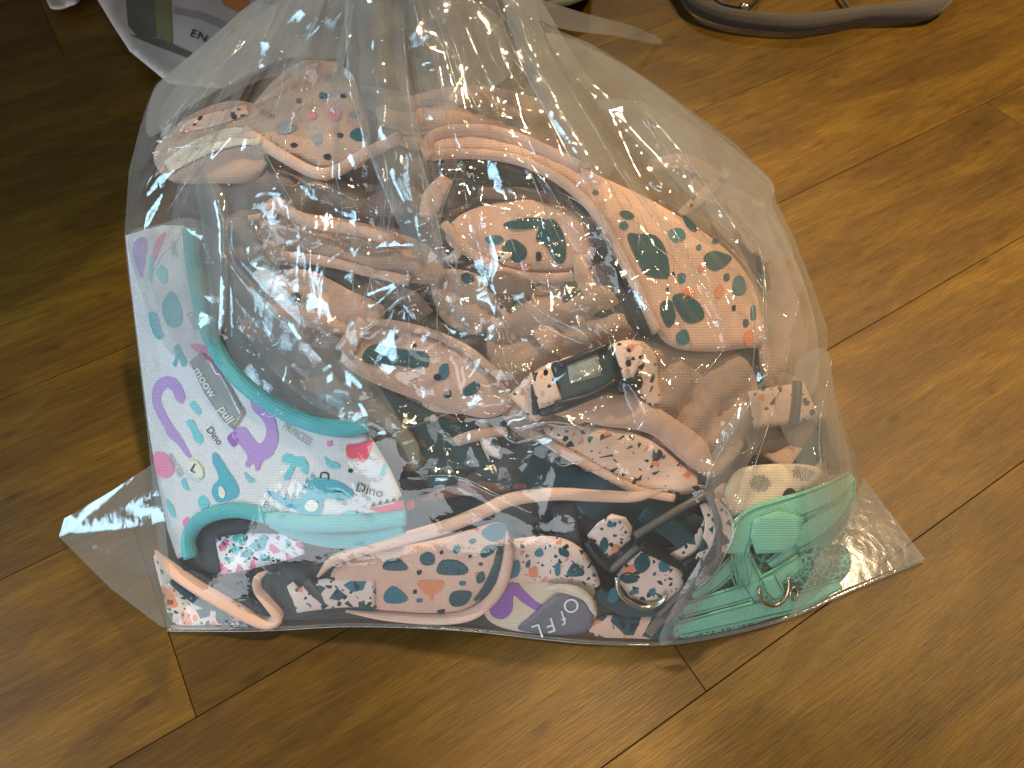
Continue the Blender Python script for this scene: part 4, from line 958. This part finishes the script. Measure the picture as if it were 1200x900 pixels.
# --- terrazzo harness with the long swooping peach binding, lower centre
t = item('dog_harness', 'peach terrazzo harness with a long swooping binding, lower centre', 'dog harness', 490, 675)
zf = zlayer(.004, amp=.0015, cell=100, seed=100)
_, zz = panel('chest_panel', [(386, 680), (396, 662), (424, 650), (470, 640), (520, 630), (560, 618), (585, 612), (594, 624), (592, 648), (584, 676), (566, 700), (540, 716), (500, 720), (450, 717), (410, 712), (390, 702)], zf, M['peach'], t, puff=.005, puffr=14, thick=.004)
chips = [([(448, 664), (454, 656), (468, 655), (478, 666), (472, 669), (452, 668)], 'p_teal'), ([(492, 652), (500, 647), (508, 650), (509, 660), (500, 663), (493, 660)], 'p_teal'), ([(513, 672), (516, 658), (530, 656), (542, 660), (549, 669), (540, 674)], 'p_teal'),
 ([(564, 624), (576, 614), (592, 614), (592, 628), (580, 635), (570, 632)], 'p_blue'), ([(563, 646), (572, 639), (582, 641), (578, 648), (566, 654)], 'p_teal'), ([(549, 634), (555, 631), (558, 635), (552, 638)], 'p_teal'), ([(531, 643), (536, 638), (540, 643), (536, 649), (531, 648)], 'p_blue'),
 ([(489, 682), (505, 680), (520, 682), (516, 692), (504, 699), (494, 692)], 'p_orange'), ([(526, 704), (530, 694), (545, 692), (553, 696), (546, 708), (532, 711)], 'p_teal'), ([(450, 696), (460, 687), (472, 694), (478, 702), (470, 707), (452, 706)], 'p_blue'), ([(414, 710), (424, 706), (440, 709), (438, 716), (416, 716)], 'p_teal'),
 ([(488, 670), (493, 668), (494, 672), (490, 674)], 'p_ink'), ([(515, 646), (519, 645), (519, 649), (516, 650)], 'p_ink'), ([(538, 682), (545, 681), (545, 686), (539, 686)], 'p_blue'), ([(484, 692), (488, 691), (488, 696), (484, 696)], 'p_ink'), ([(488, 702), (495, 702), (494, 706), (489, 706)], 'p_blue'), ([(512, 716), (521, 714), (520, 719), (513, 719)], 'p_ink'),
 ([(561, 660), (566, 660), (565, 663), (561, 663)], 'p_ink'), ([(549, 650), (553, 650), (552, 654), (549, 654)], 'p_ink'), ([(558, 674), (566, 670), (568, 680), (560, 684)], 'p_teal'), ([(503, 698), (508, 698), (506, 705)], 'p_orange'), ([(556, 672), (560, 670), (560, 674), (557, 675)], 'p_orange')]
for pts, mt in chips: decal('terrazzo_chip', pts, zz, M[mt], t, grid=4)
tube('binding', [(372, 676), (392, 656), (430, 643), (470, 632), (520, 618), (565, 600), (600, 585), (650, 579), (700, 581), (745, 582), (776, 575)], [1.5, 6, 7, 7.5, 8, 8, 8, 7.5, 7, 6, 1.5], zlayer(.000), M['peach_bind'], t, lift=.001)
tube('binding', [(594, 622), (596, 650), (588, 684), (570, 708), (545, 722), (505, 726), (450, 722), (405, 716)], [1.5, 6, 7, 7, 7, 6, 5, 1.5], zf, M['peach_bind'], t, lift=.002)
strap('inner_edge', [(586, 640), (582, 664), (570, 690), (556, 704)], [6, 10, 10, 4], zf, M['navy'], t, lift=.002)
strap('webbing', [(344, 706), (370, 698), (400, 694), (440, 694)], [26, 34, 36, 34], zlayer(.006), M['terrazzo_small'], t, lift=.002)
strap('slider', [(358, 680), (368, 694), (382, 712)], [12, 14, 12], zlayer(.001), M['black'], t, thick=.003)
strap('webbing', [(340, 684), (350, 698), (366, 712)], [10, 16, 10], zlayer(.006), M['terrazzo_small'], t)

# --- terrazzo harness in the lower left corner
t = item('dog_harness', 'terrazzo harness folded in the lower left corner, with thick peach binding', 'dog harness', 250, 700)
zf = zlayer(.008, seed=104)
panel('chest_panel', [(180, 650), (196, 660), (230, 690), (270, 716), (296, 730), (250, 732), (204, 730), (192, 700)], zf, M['terrazzo_small'], t, puff=.003, puffr=8)
panel('inner_side', [(200, 654), (230, 670), (270, 690), (302, 706), (314, 722), (304, 728), (262, 708), (220, 680)], zlayer(.006), M['lining'], t, puff=.002, puffr=8)
tube('binding', [(182, 645), (198, 664), (228, 686), (262, 706), (295, 724), (316, 730), (326, 722), (314, 706), (303, 692), (302, 678), (312, 670)], [1.5, 7, 8, 8, 8, 7.5, 7, 6, 5.5, 5, 1.5], zlayer(.002), M['peach_bind'], t, lift=.002)
strap('strap', [(200, 680), (230, 704), (262, 716)], [8, 10, 6], zf, M['navy'], t, lift=.003)
panel('inner_side', [(308, 680), (326, 668), (356, 668), (372, 690), (376, 716), (340, 722), (318, 704)], zlayer(.012), M['lining'], t, puff=.003, puffr=8)

# --- white dinosaur print harness with teal binding
t = item('dog_harness', 'white harness printed with coloured dinosaurs and edged in teal, left front of bag', 'dog harness', 300, 520)
zf = zlayer(.003, amp=.002, cell=120, seed=110)
_, zz = panel('chest_panel', [(147, 276), (166, 270), (190, 264), (215, 264), (226, 290), (230, 330), (240, 375), (258, 420), (294, 455), (335, 484), (375, 502), (412, 508), (430, 504), (440, 520), (458, 550), (470, 578), (477, 604), (440, 612), (400, 610), (350, 612), (310, 606), (275, 598), (245, 604), (226, 622), (222, 650), (208, 655), (196, 620), (184, 560), (174, 500), (164, 420), (154, 340)],
              zf, M['white'], t, puff=.004, puffr=12, thick=.003, smooth_out=False, step=6)
D = lambda nm, pts, mt, sm=True, g=5: decal(nm, pts, zz, M[mt], t, grid=g, smooth_out=sm, lift=.0012 if nm in ('belly_patch', 'eye_print', 'back_spike') else .0006)
# long necked dinosaurs
D('dinosaur_print', [(184, 486), (178, 470), (180, 452), (190, 442), (202, 442), (211, 450), (217, 465), (213, 473), (206, 468), (201, 457), (194, 455), (188, 466), (192, 480), (202, 498), (212, 512), (222, 530), (224, 536), (218, 534), (208, 520), (198, 512), (192, 500)], 'p_lilac')
D('dinosaur_print', [(293, 468), (296, 464), (308, 474), (320, 488), (325, 504), (325, 520), (318, 534), (308, 540), (304, 550), (300, 552), (297, 542), (291, 548), (287, 544), (290, 534), (280, 520), (272, 512), (274, 504), (286, 500), (294, 510), (303, 520), (310, 514), (312, 502), (306, 490), (296, 480)], 'p_lilac')
D('dinosaur_print', [(270, 508), (278, 506), (280, 516), (274, 524), (266, 514)], 'p_purple')
# large blue dinosaur with crown
D('dinosaur_print', [(312, 575), (322, 578), (334, 584), (348, 586), (358, 578), (362, 566), (370, 560), (384, 561), (400, 566), (413, 576), (414, 582), (406, 586), (390, 585), (379, 586), (378, 598), (370, 606), (356, 606), (346, 598), (332, 592), (320, 584)], 'p_sky')
D('belly_patch', [(358, 590), (363, 586), (370, 587), (373, 593), (369, 599), (361, 599), (357, 595)], 'p_pale', g=4)
for k, (x, y) in enumerate([(352, 580), (356, 572), (360, 564), (366, 558), (344, 583), (336, 582), (326, 578)]):
    D('back_spike', [(x - 3, y + 3), (x - 1, y - 4), (x + 3, y + 2)], 'p_sky', False, 4)
tube('crown_print', [(375, 560), (377, 554), (384, 555), (385, 562)], .9, zz, M['p_ink'], t, lift=.0005, seg=5, step=2)
D('eye_print', [(391, 575), (400, 576), (400, 577.2), (391, 576.4)], 'p_ink', False, 3)
# small blue dinosaurs
D('dinosaur_print', [(249, 532), (254, 531), (262, 542), (268, 552), (275, 562), (280, 574), (278, 582), (270, 586), (262, 588), (254, 588), (248, 578), (250, 568), (256, 562), (254, 552), (249, 542)], 'p_sky')
D('belly_patch', [(256, 572), (260, 570), (264, 578), (262, 584), (257, 582)], 'p_pale', g=4)
D('dinosaur_print', [(195, 346), (200, 341), (206, 346), (212, 360), (214, 376), (206, 384), (196, 380), (191, 370), (190, 356)], 'p_sky')
D('dinosaur_print', [(174, 366), (184, 368), (188, 384), (192, 394), (186, 398), (180, 392), (176, 380)], 'p_sky')
# palms and leaves
for ps, mt in [([(330, 536), (336, 531), (345, 535), (356, 536), (361, 546), (360, 556), (352, 550), (347, 545), (343, 554), (338, 562), (332, 560), (338, 548), (340, 543), (331, 541)], 'p_aqua'),
               ([(186, 314), (190, 310), (196, 318), (196, 330), (190, 332), (182, 318)], 'p_aqua'), ([(203, 408), (209, 403), (214, 414), (219, 424), (214, 430), (209, 420), (206, 430), (202, 428), (206, 416)], 'p_sky'),
               ([(380, 535), (386, 540), (396, 543), (398, 548), (390, 549), (383, 545)], 'p_aqua'), ([(286, 552), (292, 558), (298, 562), (297, 566), (290, 563)], 'p_aqua'), ([(222, 474), (228, 470), (236, 482), (232, 486)], 'p_aqua'),
               ([(218, 494), (226, 492), (232, 504), (238, 512), (236, 520), (228, 516), (224, 504)], 'p_aqua'), ([(212, 564), (217, 560), (220, 570), (223, 574), (216, 573)], 'p_aqua'), ([(232, 586), (238, 580), (246, 590), (240, 596), (234, 594)], 'p_aqua'),
               ([(445, 558), (450, 542), (453, 544), (450, 558)], 'p_aqua'), ([(194, 585), (202, 592), (206, 606), (200, 604)], 'p_aqua'), ([(398, 604), (410, 599), (424, 602), (428, 608), (402, 609)], 'p_aqua'), ([(176, 298), (180, 300), (178, 330), (174, 322)], 'p_aqua')]:
    D('leaf_print', ps, mt)
# pink, red and purple prints
for ps, mt in [([(155, 290), (164, 278), (172, 282), (170, 306), (166, 326), (160, 312)], 'p_lilac'), ([(178, 300), (184, 280), (194, 272), (190, 284), (182, 304)], 'p_pink'), ([(222, 404), (236, 404), (250, 416), (260, 432), (260, 446), (250, 436), (240, 420), (230, 412)], 'p_pink'),
               ([(180, 532), (190, 530), (200, 538), (204, 552), (196, 560), (184, 556)], 'p_pink'), ([(406, 522), (418, 520), (436, 516), (434, 528), (426, 542), (418, 538), (414, 538), (407, 535)], 'p_red'), ([(432, 596), (446, 594), (462, 590), (470, 584), (474, 600), (464, 606), (448, 602)], 'p_red'),
               ([(214, 610), (220, 606), (222, 614), (216, 618)], 'p_pink'), ([(383, 518), (388, 516), (389, 522), (384, 523)], 'p_pink')]:
    D('dinosaur_print', ps, mt)
for k in range(5):
    D('back_spike', [(434 + k * 8, 594 - k * 1.8), (437 + k * 8, 588.5 - k * 1.9), (441 + k * 8, 593 - k * 1.8)], 'p_ink', False, 4)
# words printed on the cloth
lettering('lettering', 'PRINCESS', 348, 509, 12.5, 34, zz, M['p_grey'], t, stretch=.72)
lettering('lettering', 'Dino', 433, 575, 15, 14, zz, M['p_ink'], t, stretch=1.1)
lettering('lettering', 'Dino', 251, 511, 12, 52, zz, M['p_ink'], t)
lettering('lettering', 'PRINCESS', 205, 545, 10, 58, zz, M['p_grey'], t, stretch=.7)
lettering('lettering', 'Prin', 317, 594, 11, 24, zz, M['p_ink'], t)
lettering('lettering', 'PRINC', 203, 292, 10, 80, zz, M['p_grey'], t, stretch=.7)
lettering('lettering', 'Dino', 226, 376, 11, 66, zz, M['p_grey'], t)
decal('print_dot', [(409, 549), (414, 550), (412, 554), (408, 553)], zz, M['p_ink'], t, grid=3)
# size sticker and rubber name label
_, zs = panel('size_sticker', [(218, 548), (222, 540), (230, 540), (238, 550), (238, 560), (230, 562), (222, 556)], lambda x, y: zz(x, y) + .0012, M['p_pale'], t, thick=.0004, grid=4)
lettering('lettering', 'L', 227, 549, 15, 30, zs, M['p_ink'], t)
M['clear_label'] = film('clear_rubber_label', 0.55, 0.3, 0.2, 0.1)
_, zs = panel('name_label', [(222, 424), (236, 412), (250, 424), (270, 454), (287, 484), (274, 504), (262, 494), (240, 462)], lambda x, y: zz(x, y) + .0016, M['clear_label'], t, thick=.0012, grid=5, smooth_out=False)
lettering('lettering', 'moow', 240, 448, 15, 58, zs, M['p_white'], t)
lettering('lettering', 'pull', 265, 486, 15, 58, zs, M['p_white'], t)
# bindings
tube('binding', [(222, 268), (227, 310), (234, 350), (246, 392), (266, 428), (298, 460), (336, 484), (372, 498), (408, 502), (432, 498)], [8, 8.5, 9, 9.5, 10, 10, 10, 10, 10, 9], zlayer(.002, amp=.002, cell=120, seed=110), M['teal'], t, lift=.001, squash=.6)
tube('binding', [(224, 654), (221, 634), (230, 614), (250, 602), (280, 598), (312, 605), (345, 612), (380, 614), (430, 612), (476, 606)], [8, 8.5, 9, 9, 9, 9, 10, 10, 10, 9], zlayer(.002), M['teal'], t, lift=.001, squash=.6)
tube('binding', [(318, 612), (350, 624), (390, 632), (430, 630), (474, 618)], [6, 9, 10, 10, 8], zlayer(.003), M['teal'], t, squash=.6)
panel('inner_side', [(226, 640), (240, 618), (268, 608), (300, 610), (336, 628), (330, 650), (300, 668), (250, 672), (230, 660)], zlayer(.014), M['lining'], t, puff=.003, puffr=10)
strap('webbing', [(256, 652), (290, 646), (325, 642), (355, 636)], [44, 42, 34, 26], zlayer(.009, seed=111), M['confetti'], t)
panel('inner_side', [(236, 275), (262, 270), (268, 330), (290, 400), (350, 455), (420, 490), (380, 498), (310, 462), (268, 420), (246, 370)], zlayer(.012, amp=.003, cell=30, seed=112), M['lining'], t, puff=.003, puffr=10)
t = item('dog_harness', 'blue and red printed cloth peeking out just right of the teal bound neckline', 'dog harness', 460, 520)
zf = zlayer(.017, amp=.004, cell=40, seed=114, fold=(.6, 26, .006))
_, zz = panel('chest_panel', [(350, 450), (400, 440), (440, 460), (470, 490), (500, 520), (490, 550), (455, 545), (430, 500), (390, 492)], zf, M['mauve'], t, puff=.003, puffr=8)
decal('dinosaur_print', [(418, 482), (428, 478), (436, 490), (446, 506), (438, 506), (428, 496)], zz, M['p_red'], t)
decal('leaf_print', [(372, 466), (400, 458), (412, 470), (392, 480)], zz, M['p_sky'], t)
strap('edge_strip', [(440, 484), (462, 500), (482, 524), (488, 548)], [10, 18, 18, 10], zlayer(.013, seed=118), M['p_moss'], t)
t = item('dog_harness', 'dark rust red harness scrap between the dinosaur harness and the swooping binding', 'dog harness', 520, 570)
strap('strap', [(494, 590), (520, 578), (552, 574), (580, 584)], [8, 14, 14, 8], zlayer(.018, seed=116, amp=.003, cell=30), M['p_rust'], t)
strap('strap', [(560, 566), (590, 572), (618, 568)], [6, 10, 6], zlayer(.016, seed=117), M['p_rust'], t)
decal('dinosaur_print', [(476, 590), (484, 586), (486, 594), (478, 598)], zlayer(.013), M['p_red'], t)

# ------------------------------------------------------------------ things on the floor behind
t = thing('printed_packet', 'white printed paper packet with green and orange patches behind the bag at upper left', 'packet', g2(230, 20, 0.0))
zp = lambda x, y: 0.045 + 0.0 * x + 0.00005 * (300 - x)
M['paper'] = plain('coated_paper', (0.56, 0.47, 0.43), 0.45, 0.4)
crp = Crumple(60, -160, 460, 130, 40, .004, 91, 1)
_, zz = panel('sleeve', [(92, -40), (112, -4), (130, 26), (152, 60), (174, 78), (198, 98), (262, 104), (360, 60), (400, -60), (330, -120), (140, -120), (84, -70)], lambda x, y: zp(x, y) + crp(x, y), M['paper'], t, puff=.010, puffr=9, thick=.034, grid=6, smooth_out=False)
M['moss'] = plain('moss_print', (0.22, 0.21, 0.09), 0.5, 0.4); M['dkgreen'] = plain('dark_green_print', (0.13, 0.13, 0.095), 0.5, 0.4); M['rust'] = plain('orange_print', (0.62, 0.20, 0.06), 0.5, 0.4); M['mauvep'] = plain('grey_print', (0.34, 0.28, 0.30), 0.5, 0.4)
for nm, pts, mt in [('printed_patch', [(142, -60), (178, -60), (184, 44), (160, 42), (150, 30)], 'dkgreen'), ('printed_patch', [(178, -60), (198, -60), (202, 52), (184, 44)], 'moss'), ('printed_patch', [(150, 40), (190, 46), (226, 62), (220, 68), (180, 53)], 'dkgreen'),
                    ('printed_patch', [(250, -20), (290, -20), (292, 4), (278, 14), (262, 6)], 'rust'), ('printed_patch', [(204, 8), (236, 14), (276, 30), (274, 40), (234, 22), (204, 16)], 'mauvep'), ('printed_patch', [(292, -20), (330, -20), (330, 6), (300, 4)], 'p_teal')]:
    decal(nm, pts, zz, M[mt], t, grid=8, smooth_out=False)
lettering('lettering', 'EN', 233, 42, 13, 22, zz, M['p_ink'], t, stretch=1.3)
M['sage'] = plain('sage_paper', (0.20, 0.19, 0.13), 0.5, 0.3)
t = thing('printed_packet', 'pale green printed packet half hidden behind the neck of the bag at the top', 'packet', g2(650, 0, 0.0))
_, zz = panel('sleeve', [(585, -60), (700, -60), (694, -4), (668, 6), (640, 11), (600, 8)], lambda x, y: .04 + 0 * x, M['sage'], t, puff=.016, puffr=20, thick=.025, grid=9, smooth_out=False)
decal('printed_patch', [(604, -20), (640, -20), (642, 2), (610, 2)], zz, M['p_teal'], t, grid=8)
t = thing('plastic_sheet', 'small crumpled grey plastic corner on the dark floor at the far top left', 'plastic sheet', g2(72, 0, 0.0))
cr_ = Crumple(0, -80, 160, 40, 16, .004, 77)
panel('sheet', [(50, -40), (56, 4), (66, 11), (80, 8), (96, -2), (110, -40)], lambda x, y: .012 + cr_(x, y), M['paper'], t, thick=.001, grid=6)
t = thing('bag_strap', 'grey padded strap loop lying on the floor at the top right', 'strap', g2(950, 20, 0.0))
M['greyfelt'] = fabric('grey_felt', (0.070, 0.055, 0.040), var=0.2)
tube('loop', [(770, -60), (798, -16), (816, 6), (850, 19), (890, 25), (935, 27), (975, 22), (1010, 16), (1050, 14), (1085, 11), (1104, -2), (1114, -20), (1118, -60)], [7, 8, 9, 9.5, 9.5, 9.5, 9, 8, 10, 11.5, 11, 9, 8], lambda x, y: .018 + 0 * x, M['greyfelt'], t, squash=.8, seg=14)
tube('cord', [(820, -20), (842, 2), (868, 9), (884, 4), (892, -10)], 1.8, lambda x, y: .008 + 0 * x, M['black'], t)
tube('cord', [(975, -20), (990, 2), (998, 12), (1004, 14)], 2.2, lambda x, y: .008 + 0 * x, M['greyfelt'], t)
tube('snap', [(868, 6), (872, 8), (877, 7)], 3.2, lambda x, y: .012 + 0 * x, M['metal'], t)
